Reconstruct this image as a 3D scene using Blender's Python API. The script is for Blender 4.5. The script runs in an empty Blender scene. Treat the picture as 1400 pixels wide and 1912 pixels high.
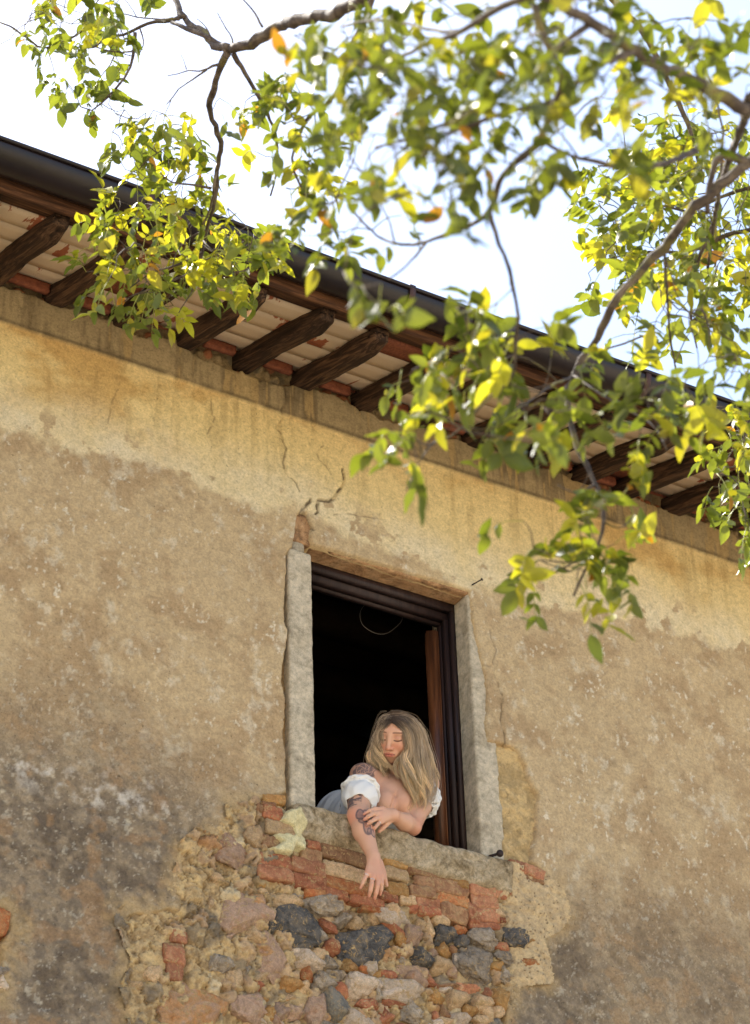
import bpy, math, random
import numpy as np
from mathutils import Vector, Matrix
rng = np.random.default_rng(7)
random.seed(7)
SC = bpy.context.scene

# ------------------------------------------------------------------ camera
F, PW, PH = 4985.0, 1400.0, 1912.0
_up = np.array([-250., 7216., -F]); _up /= np.linalg.norm(_up)
_ax = np.array([9800., -3104., -F]); _ax /= np.linalg.norm(_ax)
_ax -= _up * _ax.dot(_up); _ax /= np.linalg.norm(_ax)
_ay = np.cross(_up, _ax)
R = np.array([_ax, _ay, _up])            # world = R @ camera
CAM = np.array([0.0, -8.0, 1.6])         # a person's eye height, 8 m out from the wall
cd = bpy.data.cameras.new("camera"); camera = bpy.data.objects.new("camera", cd)
SC.collection.objects.link(camera)
M4 = Matrix([list(R[i]) + [CAM[i]] for i in range(3)] + [[0, 0, 0, 1]])
camera.matrix_world = M4
cd.sensor_fit = 'HORIZONTAL'; cd.sensor_width = 24.0; cd.lens = F / PW * 24.0
cd.clip_start = 0.1; cd.clip_end = 2000
cd.dof.use_dof = True; cd.dof.focus_distance = 10.75; cd.dof.aperture_fstop = 3.6
cd.dof.aperture_blades = 0
SC.camera = camera

def ray(px, py):
    return R @ np.array([(px - 700) / F, -(py - 956) / F, -1.0])
def W(px, py, y=0.0):
    """point of the vertical plane Y=y seen in that direction"""
    d = ray(px, py); t = (y - CAM[1]) / d[1]
    return CAM + d * t
def T(px, py, dist):
    d = ray(px, py); return CAM + d * dist
def proj(p):
    c = (np.asarray(p) - CAM) @ R
    return np.stack([700 + F * c[..., 0] / -c[..., 2], 956 - F * c[..., 1] / -c[..., 2], -c[..., 2]], -1)

# ------------------------------------------------------------------ light
SUN_EL, SUN_AZ = math.radians(56), math.radians(-14)    # high, behind the house
to_sun = Vector((math.sin(SUN_AZ) * math.cos(SUN_EL), math.cos(SUN_AZ) * math.cos(SUN_EL), math.sin(SUN_EL)))
wd = bpy.data.worlds.new("World"); SC.world = wd; wd.use_nodes = True
nt = wd.node_tree; nt.nodes.clear()
sky = nt.nodes.new("ShaderNodeTexSky"); sky.sky_type = 'NISHITA'; sky.sun_disc = False
sky.sun_elevation = SUN_EL; sky.sun_rotation = SUN_AZ
sky.air_density = 1.0; sky.dust_density = 1.6; sky.ozone_density = 1.0
bg = nt.nodes.new("ShaderNodeBackground"); bg.inputs[1].default_value = 0.15
wo = nt.nodes.new("ShaderNodeOutputWorld")
nt.links.new(sky.outputs[0], bg.inputs[0]); nt.links.new(bg.outputs[0], wo.inputs[0])
sl = bpy.data.lights.new("sun", 'SUN'); sl.energy = 4.5; sl.angle = math.radians(0.5); sl.color = (1.0, 0.95, 0.87)
so = bpy.data.objects.new("sun", sl); SC.collection.objects.link(so)
so.rotation_euler = to_sun.to_track_quat('Z', 'Y').to_euler(); so.location = (20, 30, 40)
vs = SC.view_settings
vs.view_transform = 'Standard'; vs.look = 'None'; vs.gamma = 1.0; vs.use_curve_mapping = False
vs.exposure = 1.32
SC.cycles.use_denoising = True
SC.cycles.max_bounces = 8; SC.cycles.diffuse_bounces = 4; SC.cycles.transmission_bounces = 6; SC.cycles.transparent_max_bounces = 8

# ------------------------------------------------------------------ noise
_perm = np.random.default_rng(3).permutation(65536).astype(np.int64)
def _h(ix, iy, iz, s):
    a = _perm[(ix + s * 7919) & 65535]; a = _perm[(a + iy) & 65535]; a = _perm[(a + iz) & 65535]
    return a / 65535.0
def vnoise(x, y, z=None, s=0):
    """smooth value noise in 0..1"""
    x0 = np.floor(x); y0 = np.floor(y); fx = x - x0; fy = y - y0
    fx = fx * fx * (3 - 2 * fx); fy = fy * fy * (3 - 2 * fy)
    x0 = x0.astype(np.int64); y0 = y0.astype(np.int64)
    if z is None:
        Z0 = 0
        a = _h(x0, y0, Z0, s); b = _h(x0 + 1, y0, Z0, s); c = _h(x0, y0 + 1, Z0, s); d = _h(x0 + 1, y0 + 1, Z0, s)
        return (a * (1 - fx) + b * fx) * (1 - fy) + (c * (1 - fx) + d * fx) * fy
    z0 = np.floor(z); fz = z - z0; fz = fz * fz * (3 - 2 * fz); z0 = z0.astype(np.int64)
    r = 0
    for k, wz in ((0, 1 - fz), (1, fz)):
        a = _h(x0, y0, z0 + k, s); b = _h(x0 + 1, y0, z0 + k, s); c = _h(x0, y0 + 1, z0 + k, s); d = _h(x0 + 1, y0 + 1, z0 + k, s)
        r = r + wz * ((a * (1 - fx) + b * fx) * (1 - fy) + (c * (1 - fx) + d * fx) * fy)
    return r
def fbm(x, y, z=None, s=0, o=4, g=0.5):
    r = 0; a = 1; t = 0; c, sn = 0.8, 0.6
    for i in range(o):
        r = r + a * vnoise(x, y, z, s + i * 13); t += a; a *= g
        x, y = (c * x - sn * y) * 2.03 + 5.1, (sn * x + c * y) * 2.03 + 1.7
        if z is not None: z = z * 2.03 + 3.3
    return r / t
def worley(x, y, s=0):
    """F1, F2-F1 and the id of the nearest cell"""
    xi = np.floor(x).astype(np.int64); yi = np.floor(y).astype(np.int64)
    f1 = np.full(x.shape, 9.0); f2 = np.full(x.shape, 9.0); cid = np.zeros(x.shape)
    for dx in (-1, 0, 1):
        for dy in (-1, 0, 1):
            cx = xi + dx; cy = yi + dy
            px = cx + _h(cx, cy, 0, s + 1); py = cy + _h(cx, cy, 0, s + 2)
            d = np.hypot(x - px, y - py); i = _h(cx, cy, 0, s + 3)
            m = d < f1
            f2 = np.where(m, f1, np.minimum(f2, d)); cid = np.where(m, i, cid); f1 = np.where(m, d, f1)
    return f1, f2 - f1, cid
def sstep(a, b, x):
    t = np.clip((x - a) / (b - a), 0, 1); return t * t * (3 - 2 * t)
def lin(r, g, b):
    f = lambda c: (c / 255) / 12.92 if c < 10.3 else ((c / 255 + 0.055) / 1.055) ** 2.4
    return np.array([f(r), f(g), f(b)])

# ------------------------------------------------------------------ mesh helpers
def mesh_np(name, v, f, col=None, smooth=True, mats=None, midx=None):
    v = np.asarray(v, dtype=np.float32)
    me = bpy.data.meshes.new(name)
    if isinstance(f, np.ndarray):
        n, k = f.shape; flat = f.reshape(-1).astype(np.int32); ls = np.arange(0, n * k, k, dtype=np.int32); lt = np.full(n, k, dtype=np.int32)
    else:
        n = len(f); lt = np.array([len(q) for q in f], dtype=np.int32); ls = np.concatenate([[0], np.cumsum(lt)[:-1]]).astype(np.int32)
        flat = np.array([i for q in f for i in q], dtype=np.int32)
    me.vertices.add(len(v)); me.vertices.foreach_set('co', v.reshape(-1))
    me.loops.add(len(flat)); me.loops.foreach_set('vertex_index', flat)
    me.polygons.add(n); me.polygons.foreach_set('loop_start', ls); me.polygons.foreach_set('loop_total', lt)
    if smooth: me.polygons.foreach_set('use_smooth', np.ones(n, dtype=bool))
    if col is not None:
        a = me.color_attributes.new('col', 'FLOAT_COLOR', 'POINT')
        c = np.ones((len(v), 4), dtype=np.float32); c[:, :3] = col; a.data.foreach_set('color', c.reshape(-1))
    for m in (mats or []): me.materials.append(m)
    if midx is not None: me.polygons.foreach_set('material_index', np.asarray(midx, dtype=np.int32))
    me.update(calc_edges=True); me.validate()
    return me
def link(name, me, parent=None, loc=None, rot=None, scale=None):
    o = bpy.data.objects.new(name, me); SC.collection.objects.link(o)
    if parent is not None:
        o.parent = parent
        o.matrix_parent_inverse = Matrix.Translation(-world_loc(parent))
    if loc is not None: o.location = loc
    if rot is not None: o.rotation_euler = rot
    if scale is not None: o.scale = scale
    return o
_wl = {}
def world_loc(o):
    return _wl.get(o.name, Vector((0, 0, 0)))
def empty(name, loc, label, cat, group=None):
    o = bpy.data.objects.new(name, None); SC.collection.objects.link(o); o.location = loc
    o['label'] = label; o['category'] = cat
    if group: o['group'] = group
    o.empty_display_size = 0.2
    _wl[o.name] = Vector(loc)
    return o
def tag(o, **k):
    for a, b in k.items(): o[a] = b
    return o
class Buf:
    def __init__(s): s.v = []; s.f = []; s.c = []; s.n = 0
    def add(s, v, f, c=None):
        v = np.asarray(v, float); s.v.append(v); s.f += [tuple(i + s.n for i in q) for q in f]
        if c is not None: s.c.append(np.broadcast_to(np.asarray(c, float), (len(v), 3)))
        s.n += len(v)
    def mesh(s, name, mats, smooth=True):
        return mesh_np(name, np.concatenate(s.v), s.f, np.concatenate(s.c) if s.c else None, smooth, mats)
def frames(p):
    p = np.asarray(p, float); t = np.gradient(p, axis=0); t /= np.linalg.norm(t, axis=1)[:, None] + 1e-12
    a = np.array([0.31, 0.17, 0.93]) if abs(t[0, 2]) < 0.9 else np.array([1., 0, 0])
    n = np.cross(t[0], a); n /= np.linalg.norm(n); N = [n]
    for i in range(1, len(p)):
        n = n - t[i] * n.dot(t[i]); n /= np.linalg.norm(n) + 1e-12; N.append(n)
    N = np.array(N); return t, N, np.cross(t, N)
def tube(buf, p, r, k=8, c=None, cap=True, rough=0.0):
    p = np.asarray(p, float); n = len(p); r = np.broadcast_to(np.asarray(r, float), (n,))
    t, N, B = frames(p); a = np.arange(k) * 2 * math.pi / k
    rr = r[:, None] * (1 + (rough * (rng.random((n, k)) - 0.5) if rough else np.zeros((n, k))))
    v = p[:, None] + rr[..., None] * (np.cos(a)[None, :, None] * N[:, None] + np.sin(a)[None, :, None] * B[:, None])
    f = [(i * k + j, i * k + (j + 1) % k, (i + 1) * k + (j + 1) % k, (i + 1) * k + j) for i in range(n - 1) for j in range(k)]
    if cap: f += [tuple(range(k))[::-1], tuple((n - 1) * k + j for j in range(k))]
    cc = None if c is None else (np.repeat(np.asarray(c, float), k, axis=0) if np.ndim(c) == 2 else c)
    buf.add(v.reshape(-1, 3), f, cc)
def smooth_path(p, n):
    p = np.asarray(p, float)
    if len(p) < 3:
        t = np.linspace(0, 1, n)[:, None]; return p[0] * (1 - t) + p[-1] * t
    P = np.vstack([2 * p[0] - p[1], p, 2 * p[-1] - p[-2]])
    L = np.concatenate([[0], np.cumsum(np.linalg.norm(np.diff(p, axis=0), axis=1))]); L /= L[-1]
    out = []
    for u in np.linspace(0, 1, n):
        i = min(np.searchsorted(L, u, side='right') - 1, len(p) - 2); t = (u - L[i]) / (L[i + 1] - L[i] + 1e-12)
        a, b, c, d = P[i], P[i + 1], P[i + 2], P[i + 3]
        out.append(0.5 * (2 * b + (c - a) * t + (2 * a - 5 * b + 4 * c - d) * t * t + (3 * b - a - 3 * c + d) * t ** 3))
    return np.array(out)
def rough_box(size, res, amp, rad=0.01, s=0, freq=12.0, amp2=None):
    """box centred on the origin, edges rounded, faces uneven; welded verts"""
    sx, sy, sz = [q / 2 for q in size]
    nx, ny, nz = [max(1, int(round(q / res))) for q in size]
    idx = {}; V = []; Fc = []
    def vid(i, j, k):
        q = (i, j, k)
        if q not in idx:
            idx[q] = len(V); V.append((-sx + 2 * sx * i / nx, -sy + 2 * sy * j / ny, -sz + 2 * sz * k / nz))
        return idx[q]
    for i in range(nx):
        for j in range(ny):
            for k in (0, nz):
                q = [vid(i, j, k), vid(i + 1, j, k), vid(i + 1, j + 1, k), vid(i, j + 1, k)]; Fc.append(q if k else q[::-1])
    for i in range(nx):
        for k in range(nz):
            for j in (0, ny):
                q = [vid(i, j, k), vid(i + 1, j, k), vid(i + 1, j, k + 1), vid(i, j, k + 1)]; Fc.append(q[::-1] if j else q)
    for j in range(ny):
        for k in range(nz):
            for i in (0, nx):
                q = [vid(i, j, k), vid(i, j + 1, k), vid(i, j + 1, k + 1), vid(i, j, k + 1)]; Fc.append(q if i else q[::-1])
    v = np.array(V); h = np.array([sx, sy, sz]); r = min(rad, sx, sy, sz)
    inner = np.clip(v, -(h - r), h - r); d = v - inner; L = np.linalg.norm(d, axis=1)[:, None] + 1e-9
    nrm = d / L; v = np.where(L > r, inner + nrm * r, v)
    n1 = fbm(v[:, 0] * freq + s * 3.1, v[:, 1] * freq + s * 1.7, v[:, 2] * freq + s, s, 4, 0.6) - 0.5
    out = v / (h + 1e-9); out = out * (np.abs(out) > 0.6); out /= np.linalg.norm(out, axis=1)[:, None] + 1e-9
    v = v + out * (n1 * 2 * amp)[:, None]
    if amp2:
        v[:, 0] += amp2 * (vnoise(v[:, 2] * 3 + s, v[:, 1] * 2, None, s) - 0.5)
        v[:, 2] += amp2 * (vnoise(v[:, 0] * 3 + s, v[:, 1] * 2, None, s + 9) - 0.5)
    return v, Fc

# ------------------------------------------------------------------ materials
def mat(name, build):
    m = bpy.data.materials.new(name); m.use_nodes = True; nt = m.node_tree; nt.nodes.clear()
    out = nt.nodes.new('ShaderNodeOutputMaterial'); b = nt.nodes.new('ShaderNodeBsdfPrincipled')
    nt.links.new(b.outputs[0], out.inputs[0]); b.inputs['Specular IOR Level'].default_value = 0.3
    build(nt, b, out); return m
def N(nt, t, **k):
    n = nt.nodes.new('ShaderNode' + t)
    for a, b in k.items(): setattr(n, a, b)
    return n
def noise_n(nt, scale, detail=4, vec=None, rough=0.6, dist=0.0):
    n = N(nt, 'TexNoise'); n.inputs['Scale'].default_value = scale; n.inputs['Detail'].default_value = detail
    n.inputs['Roughness'].default_value = rough; n.inputs['Distortion'].default_value = dist
    if vec is not None: nt.links.new(vec, n.inputs['Vector'])
    return n.outputs['Fac']
def ramp(nt, fac, stops):
    n = N(nt, 'ValToRGB'); e = n.color_ramp.elements
    while len(e) > 1: e.remove(e[0])
    for i, (p, c) in enumerate(stops):
        q = e[0] if i == 0 else e.new(p)
        q.position = p; c = [c] * 3 if np.isscalar(c) else list(c); q.color = (*c, 1)
    nt.links.new(fac, n.inputs[0]); return n.outputs[0]
def mix(nt, fac, a, b, mode='MIX'):
    n = N(nt, 'Mix', data_type='RGBA', blend_type=mode)
    for s, q in ((n.inputs[0], fac), (n.inputs[6], a), (n.inputs[7], b)):
        if hasattr(q, 'default_value') or hasattr(q, 'links'): nt.links.new(q, s)
        elif np.isscalar(q): s.default_value = q
        else: s.default_value = (*q, 1)
    return n.outputs[2]
def bump(nt, b, h, strength=0.4, dist=0.004):
    n = N(nt, 'Bump'); n.inputs['Strength'].default_value = strength; n.inputs['Distance'].default_value = dist
    nt.links.new(h, n.inputs['Height']); nt.links.new(n.outputs[0], b.inputs['Normal'])
def objvec(nt):
    """object coordinates shifted by a random amount per object"""
    tc = N(nt, 'TexCoord'); oi = N(nt, 'ObjectInfo'); a = N(nt, 'VectorMath', operation='ADD'); m = N(nt, 'VectorMath', operation='SCALE')
    cb = N(nt, 'CombineXYZ')
    for i in range(3): nt.links.new(oi.outputs['Random'], cb.inputs[i])
    nt.links.new(cb.outputs[0], m.inputs[0]); m.inputs['Scale'].default_value = 37.0
    nt.links.new(tc.outputs['Object'], a.inputs[0]); nt.links.new(m.outputs[0], a.inputs[1])
    return a.outputs[0], oi.outputs['Random']
def attr(nt, name='col'):
    a = N(nt, 'Attribute', attribute_name=name); return a.outputs['Color']
# ================================================================== the farmhouse
house = empty('farmhouse', (5.0, 3.0, 0.0), 'old stone farmhouse with peeling ochre plaster and dark brown gutter', 'building')
X0, X1, Z0, Z1 = 4.688, 5.463, 6.578, 7.846      # window opening in the stone surround
BAND_Z = 8.467                                   # lower edge of the rendered band under the eaves

def plaster_build(nt, b, out):
    tc = N(nt, 'TexCoord').outputs['Object']
    c = attr(nt)
    g1 = noise_n(nt, 90, 6, tc, 0.75); g2 = noise_n(nt, 420, 3, tc, 0.7); g3 = noise_n(nt, 28, 5, tc, 0.65, 0.6)
    c = mix(nt, 0.75, c, ramp(nt, g1, [(0.28, 0.55), (0.5, 1.0), (0.72, 1.3)]), 'MULTIPLY')
    c = mix(nt, 0.38, c, ramp(nt, g2, [(0.3, 0.7), (0.55, 1.02), (0.75, 1.3)]), 'MULTIPLY')
    c = mix(nt, 1.0, c, ramp(nt, g3, [(0.28, 0.78), (0.5, 1.0), (0.72, 1.14)]), 'MULTIPLY')
    pit = ramp(nt, noise_n(nt, 70, 2, tc, 0.4), [(0.0, 0.35), (0.24, 0.5), (0.29, 1.0)])
    c = mix(nt, 0.8, c, pit, 'MULTIPLY')
    nt.links.new(c, b.inputs['Base Color']); b.inputs['Roughness'].default_value = 0.95
    h = mix(nt, 0.35, g1, g2)
    bump(nt, b, h, 0.75, 0.008)
M_plaster = mat('lime_plaster', plaster_build)

# --- outlines on the wall, traced on the wall plane
def wp(pts): return np.array([W(x, y)[[0, 2]] for x, y in pts])
holeA = wp([(487,1493),(540,1478),(534,1440),(538,1400),(530,1360),(538,1330),(529,1270),(532,1235),(539,1190),(533,1130),(538,1060),(536,1036),(548,1024),(553,1000),(557,960),(570,952),(580,985),(578,1005),(584,1016),
            (876,1103),(884,1160),(900,1240),(909,1290),(905,1350),(912,1384),(942,1388),(962,1396),(985,1430),(990,1452),(1008,1488),(1003,1525),(1000,1560),(992,1606),(1008,1622),(1016,1644),(1040,1662),(1052,1700),(1038,1722),(1000,1742),(1012,1790),(1018,1822),
            (960,1826),(952,1862),(940,1890),(930,2000),(262,2000),(250,1880),(238,1852),(252,1822),(262,1795),(246,1762),(228,1722),(238,1706),(280,1712),(318,1700),(345,1708),(330,1660),(345,1612),(352,1580),(372,1563),(398,1568),(420,1556),(438,1532),(432,1516),(470,1514),(482,1503)])
holeB = wp([(-40,1690),(4,1700),(20,1726),(12,1745),(2,1760),(10,1800),(-6,1850),(-40,1870)])
def poly_sd(px, pz, poly):
    """signed distance, negative inside"""
    n = len(poly); d = np.full(px.shape, 1e9); ins = np.zeros(px.shape, bool)
    for i in range(n):
        a = poly[i]; b = poly[(i + 1) % n]; e = b - a; wx = px - a[0]; wz = pz - a[1]
        t = np.clip((wx * e[0] + wz * e[1]) / (e @ e + 1e-12), 0, 1)
        d = np.minimum(d, (wx - e[0] * t) ** 2 + (wz - e[1] * t) ** 2)
        c = ((a[1] > pz) != (b[1] > pz)) & (px < (b[0] - a[0]) * (pz - a[1]) / (b[1] - a[1] + 1e-12) + a[0]); ins ^= c
    d = np.sqrt(d); return np.where(ins, -d, d)
def line_d(px, pz, pl):
    d = np.full(px.shape, 1e9); T_ = np.zeros(px.shape); n = len(pl) - 1
    for i in range(n):
        a = pl[i]; b = pl[i + 1]; e = b - a; wx = px - a[0]; wz = pz - a[1]
        t = np.clip((wx * e[0] + wz * e[1]) / (e @ e + 1e-12), 0, 1)
        q = np.hypot(wx - e[0] * t, wz - e[1] * t); m = q < d; d = np.where(m, q, d); T_ = np.where(m, (i + t) / n, T_)
    return d, T_

def axis(lo, hi, fine, c0, c1, coarse):
    a = np.arange(lo, hi + fine / 2, fine); L = []; x = lo; s = fine
    while x > c0: s = min(s * 1.35, coarse); x -= s; L.append(x)
    Rr = []; x = a[-1]; s = fine
    while x < c1: s = min(s * 1.35, coarse); x += s; Rr.append(x)
    return np.concatenate([L[::-1], a, Rr])
xs = axis(3.05, 7.75, 0.0055, -3.0, 13.0, 0.4)
zs = axis(5.05, 8.80, 0.0055, -0.1, 8.8, 0.4)
zs = zs[zs < 8.81]
GX, GZ = np.meshgrid(xs, zs)
sh = GX.shape; gx = GX.ravel(); gz = GZ.ravel()
wob = (fbm(gx * 14, gz * 14, None, 5, 4, 0.6) - 0.5)
wob2 = (fbm(gx * 55, gz * 55, None, 25, 3, 0.6) - 0.5)
near = (gx > 3.0) & (gx < 6.4) & (gz > 5.0) & (gz < 8.0)
sd = np.full(gx.shape, 1.0)
sd[near] = poly_sd(gx[near], gz[near], holeA)
nb = (gx < 3.7) & (gz < 6.5) & (gz > 5.2); sd[nb] = np.minimum(sd[nb], poly_sd(gx[nb], gz[nb], holeB))
lint = (gx > X0 - 0.02) & (gx < X1 + 0.03) & (gz > 7.80)           # the straight edge over the lintel stays crisp
sd = np.where(sd < 0.9, sd + np.where(lint, 0.004, 0.022 + 0.03 * (gz < 6.45)) * wob + np.where(lint, 0.002, 0.012) * wob2, sd)
# ragged top edge of the band, under the rafters
topz = 8.655 + 0.05 * (fbm(gx * 7, gx * 0 + 3.3, None, 31, 4, 0.6) - 0.5) * 2 + 0.02 * wob2 - 0.02 * sstep(3.9, 4.3, gx) * sstep(4.8, 4.4, gx)
sd = np.minimum(sd, topz - gz)
# cracks -------------------------------------------------------------
cracks = [([(527,782),(515,798),(528,815),(527,822),(535,838),(528,863),(530,875),(538,888),(552,902),(560,918)], 0.0022),
          ([(580,932),(579,937),(573,942),(566,950),(562,955)], 0.005),
          ([(564,950),(572,960),(580,982),(586,990)], 0.0035),
          ([(639,876),(642,900),(636,912),(628,920),(622,930),(614,936),(595,934),(592,946),(594,955),(588,960)], 0.0045),
          ([(604,832),(598,836),(592,848),(596,858),(606,868),(614,878),(620,890)], 0.0016),
          ([(675,855),(662,865),(660,878),(650,882)], 0.0018),
          ([(392,735),(395,775),(400,780),(385,815),(387,822)], 0.0016),
          ([(220,728),(210,750),(200,800)], 0.0012),
          ([(622,962),(640,958),(680,965),(725,970)], 0.0014),
          ([(903,1240),(922,1245),(925,1250),(920,1235),(927,1215),(915,1190),(913,1170)], 0.0013),
          ([(945,1392),(942,1370),(935,1345),(938,1300),(930,1275),(920,1255)], 0.0022),
          ([(528,782),(522,770),(532,748),(530,735),(527,715)], 0.0022),
          ([(1012,800),(1008,790),(1005,770)], 0.001), ([(1000,1640),(1035,1680),(1052,1712)], 0.0025)]
depth = np.zeros(gx.shape); crk = np.zeros(gx.shape)
for pl, w in cracks:
    pl = wp(pl); lo = pl.min(0) - 0.06; hi = pl.max(0) + 0.06
    m = (gx > lo[0]) & (gx < hi[0]) & (gz > lo[1]) & (gz < hi[1])
    d, t_ = line_d(gx[m] + 0.008 * wob[m] + 0.006 * wob2[m], gz[m] + 0.006 * wob2[m], pl)
    ww = w * (0.6 + 0.8 * np.sin(np.pi * np.clip(t_, 0.05, 0.95)))
    k = sstep(ww + 0.0042, ww * 0.3, d) * (0.35 + 0.65 * min(1, w / 0.004))
    depth[m] = np.maximum(depth[m], k * 0.012 * min(1, w / 0.003)); crk[m] = np.maximum(crk[m], k * sstep(0.3, 0.5, vnoise(gx[m] * 40, gz[m] * 40, None, 12) + 0.12 * (w > 0.003)))
# relief --------------------------------------------------------------
big = fbm(gx * 1.3, gz * 1.3, None, 41, 3); med = fbm(gx * 6, gz * 6, None, 43, 4, 0.55); fin = fbm(gx * 38, gz * 38, None, 47, 3, 0.6)
tan_z = 7.90 + 0.05 * (fbm(gx * 1.1, gx * 0, None, 51, 2) - 0.5) * 2
ltop = W(0, 800)[2], W(300, 880)[2], W(540, 955)[2], W(860, 1090)[2], W(1400, 1215)[2]
tan_z = np.interp(gx, [W(0, 800)[0], W(300, 880)[0], W(540, 955)[0], W(860, 1090)[0], W(1400, 1215)[0]], ltop)
edge = tan_z + 0.085 * (fbm(gx * 5, gz * 5, None, 53, 5, 0.65) - 0.5) * 2 + 0.03 * wob2
roughness_zone = sstep(0.04, -0.1, gz - edge)                        # 1 in the tan render below
low = sstep(6.9, 6.1, gz + 0.5 * (fbm(gx * 1.6, gz * 1.6, None, 57, 4, 0.6) - 0.5) + 0.13 * (gx - 4.2) * (gx < 5.8) - 0.02) * (1 - 0.32 * sstep(5.6, 6.2, gx))
yy = 0.012 * (big - 0.5) + 0.006 * (med - 0.5) * (0.4 + roughness_zone) + 0.0035 * (fin - 0.5) * (0.3 + roughness_zone + 1.2 * low)
f1, f21, cid = worley(gx * 16, gz * 16, 3)
yy += 0.006 * low * (fbm(gx * 70, gz * 70, None, 49, 3, 0.6) - 0.5) - 0.004 * low * sstep(0.55, 0.75, fbm(gx * 20, gz * 20, None, 50, 4))
yy += 0.0012 * roughness_zone                                       # the tan render sits a skin deeper
band = sstep(BAND_Z - 0.006, BAND_Z + 0.012, gz + 0.006 * (med - 0.5))
yy -= 0.012 * sstep(BAND_Z - 0.004, BAND_Z + 0.006, gz + 0.004 * (med - 0.5))
yy += depth
lip = sstep(0.012, -0.016, sd)
yy = yy + 0.055 * lip + 0.004 * sstep(0.03, 0.0, sd) * (fin - 0.3)
# colour ---------------------------------------------------------------
def mixc(a, b, t): return a * (1 - t[:, None]) + b * t[:, None]
C_yel = lin(216, 190, 134); C_pal = lin(216, 200, 168); C_tan = lin(188, 163, 125); C_tan2 = lin(170, 143, 107)
C_gry = lin(122, 107, 89); C_gry2 = lin(146, 128, 104); C_och = lin(186, 146, 84); C_wht = lin(216, 204, 180)
col = np.tile(C_yel, (len(gx), 1))
n_a = fbm(gx * 2.2, gz * 3.0, None, 61, 5, 0.6); n_b = fbm(gx * 9, gz * 9, None, 63, 4, 0.6); n_c = fbm(gx * 26, gz * 26, None, 65, 4, 0.65)
strk = fbm(gx * 22, gz * 2.2, None, 67, 4, 0.6)
och = sstep(0.50, 0.68, n_a + 0.12 * sstep(8.1, 8.45, gz)) * sstep(7.9, 8.25, gz)
col = mixc(col, C_och, 0.7 * och)
col = mixc(col, C_och * 0.8, 0.35 * sstep(0.6, 0.75, n_c) * och)
pale = sstep(0.34, 0.02, gz - edge) * (0.55 + 0.9 * (n_b - 0.4))
col = mixc(col, C_pal, np.clip(pale, 0, 1))
tanc = mixc(np.tile(C_tan, (len(gx), 1)), C_tan2, sstep(0.42, 0.62, n_a * 0.5 + n_b * 0.5))
tz = sstep(0.030, -0.030, gz - edge + 0.05 * (n_c - 0.5))
holes = sstep(0.70, 0.74, fbm(gx * 13, gz * 13, None, 69, 4, 0.6) + 0.10 * sstep(0.2, 0.02, gz - edge)) * sstep(0.28, 0.05, gz - edge)
tz = np.maximum(tz, holes)
col = mixc(col, tanc, tz)
blot = sstep(0.58, 0.74, fbm(gx * 17, gz * 11, None, 71, 4, 0.6)) * tz
col = mixc(col, C_wht, 0.26 * blot * (0.4 + 1.2 * (n_c > 0.5)))
fl = sstep(0.69, 0.77, fbm(gx * 60, gz * 42, None, 73, 3, 0.55)) * tz * (0.3 + 0.9 * sstep(0.4, 0.6, n_b))
col = mixc(col, C_wht * 1.05, 0.6 * fl)
gcol = mixc(np.tile(C_gry, (len(gx), 1)), C_gry2, sstep(0.40, 0.62, n_c))
gcol = mixc(gcol, lin(88, 74, 60), sstep(0.54, 0.64, n_b) * 0.55)
gcol = mixc(gcol, C_wht * 0.82, 0.5 * sstep(0.66, 0.74, fbm(gx * 24, gz * 24, None, 75, 5, 0.65)))
gcol = mixc(gcol, C_wht * 0.9, 0.42 * sstep(0.70, 0.78, fbm(gx * 75, gz * 75, None, 79, 3, 0.6)))
gcol = mixc(gcol, lin(150, 118, 84), 0.6 * sstep(0.58, 0.68, fbm(gx * 11, gz * 11, None, 83, 4)))
col = mixc(col, gcol, np.clip(low * 1.05, 0, 1))
ez = np.interp(gx, [3.1, 4.0, 4.6], [W(0, 1425)[2], W(250, 1480)[2], W(400, 1510)[2]]) + 0.03 * wob
eff = np.exp(-((gz - ez + 0.25 * (n_a - 0.5)) / 0.09) ** 2) * sstep(4.75, 4.3, gx) * sstep(0.50, 0.66, n_b * 0.5 + n_c * 0.5)
col = mixc(col, lin(206, 196, 182), 0.75 * eff)
eroded = sstep(0.10, 0.0, sd + 0.09 * wob) * (gz < 6.6) * (gx < 6.3)
col = mixc(col, lin(180, 152, 108), 0.75 * eroded)
bcol = mixc(np.tile(lin(158, 138, 102), (len(gx), 1)), lin(116, 99, 72), sstep(0.42, 0.62, n_a * 0.4 + strk * 0.6))
bcol = mixc(bcol, lin(186, 156, 104), sstep(0.60, 0.68, strk) * 0.6)
bcol = mixc(bcol, lin(186, 158, 108), sstep(0.11, 0.0, np.abs(gx - 4.36 + 0.04 * wob)) * 0.6)
col = mixc(col, bcol, band)
band_step = np.exp(-((gz - BAND_Z - 0.013) / 0.011) ** 2)                 # darker line along the step of the band
col = mixc(col, lin(92, 78, 56), 0.75 * band_step * sstep(0.25, 0.5, n_b))
col = mixc(col, lin(150, 122, 74), 0.35 * sstep(0.55, 0.7, strk) * sstep(7.95, 8.4, gz) * (1 - band))
col = mixc(col, lin(84, 66, 46), 0.85 * crk)
col = mixc(col, lin(190, 158, 108), 0.7 * sstep(0.012, -0.01, sd))
col *= (0.93 + 0.14 * fbm(gx * 0.9, gz * 0.9, None, 77, 3))[:, None]
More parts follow.
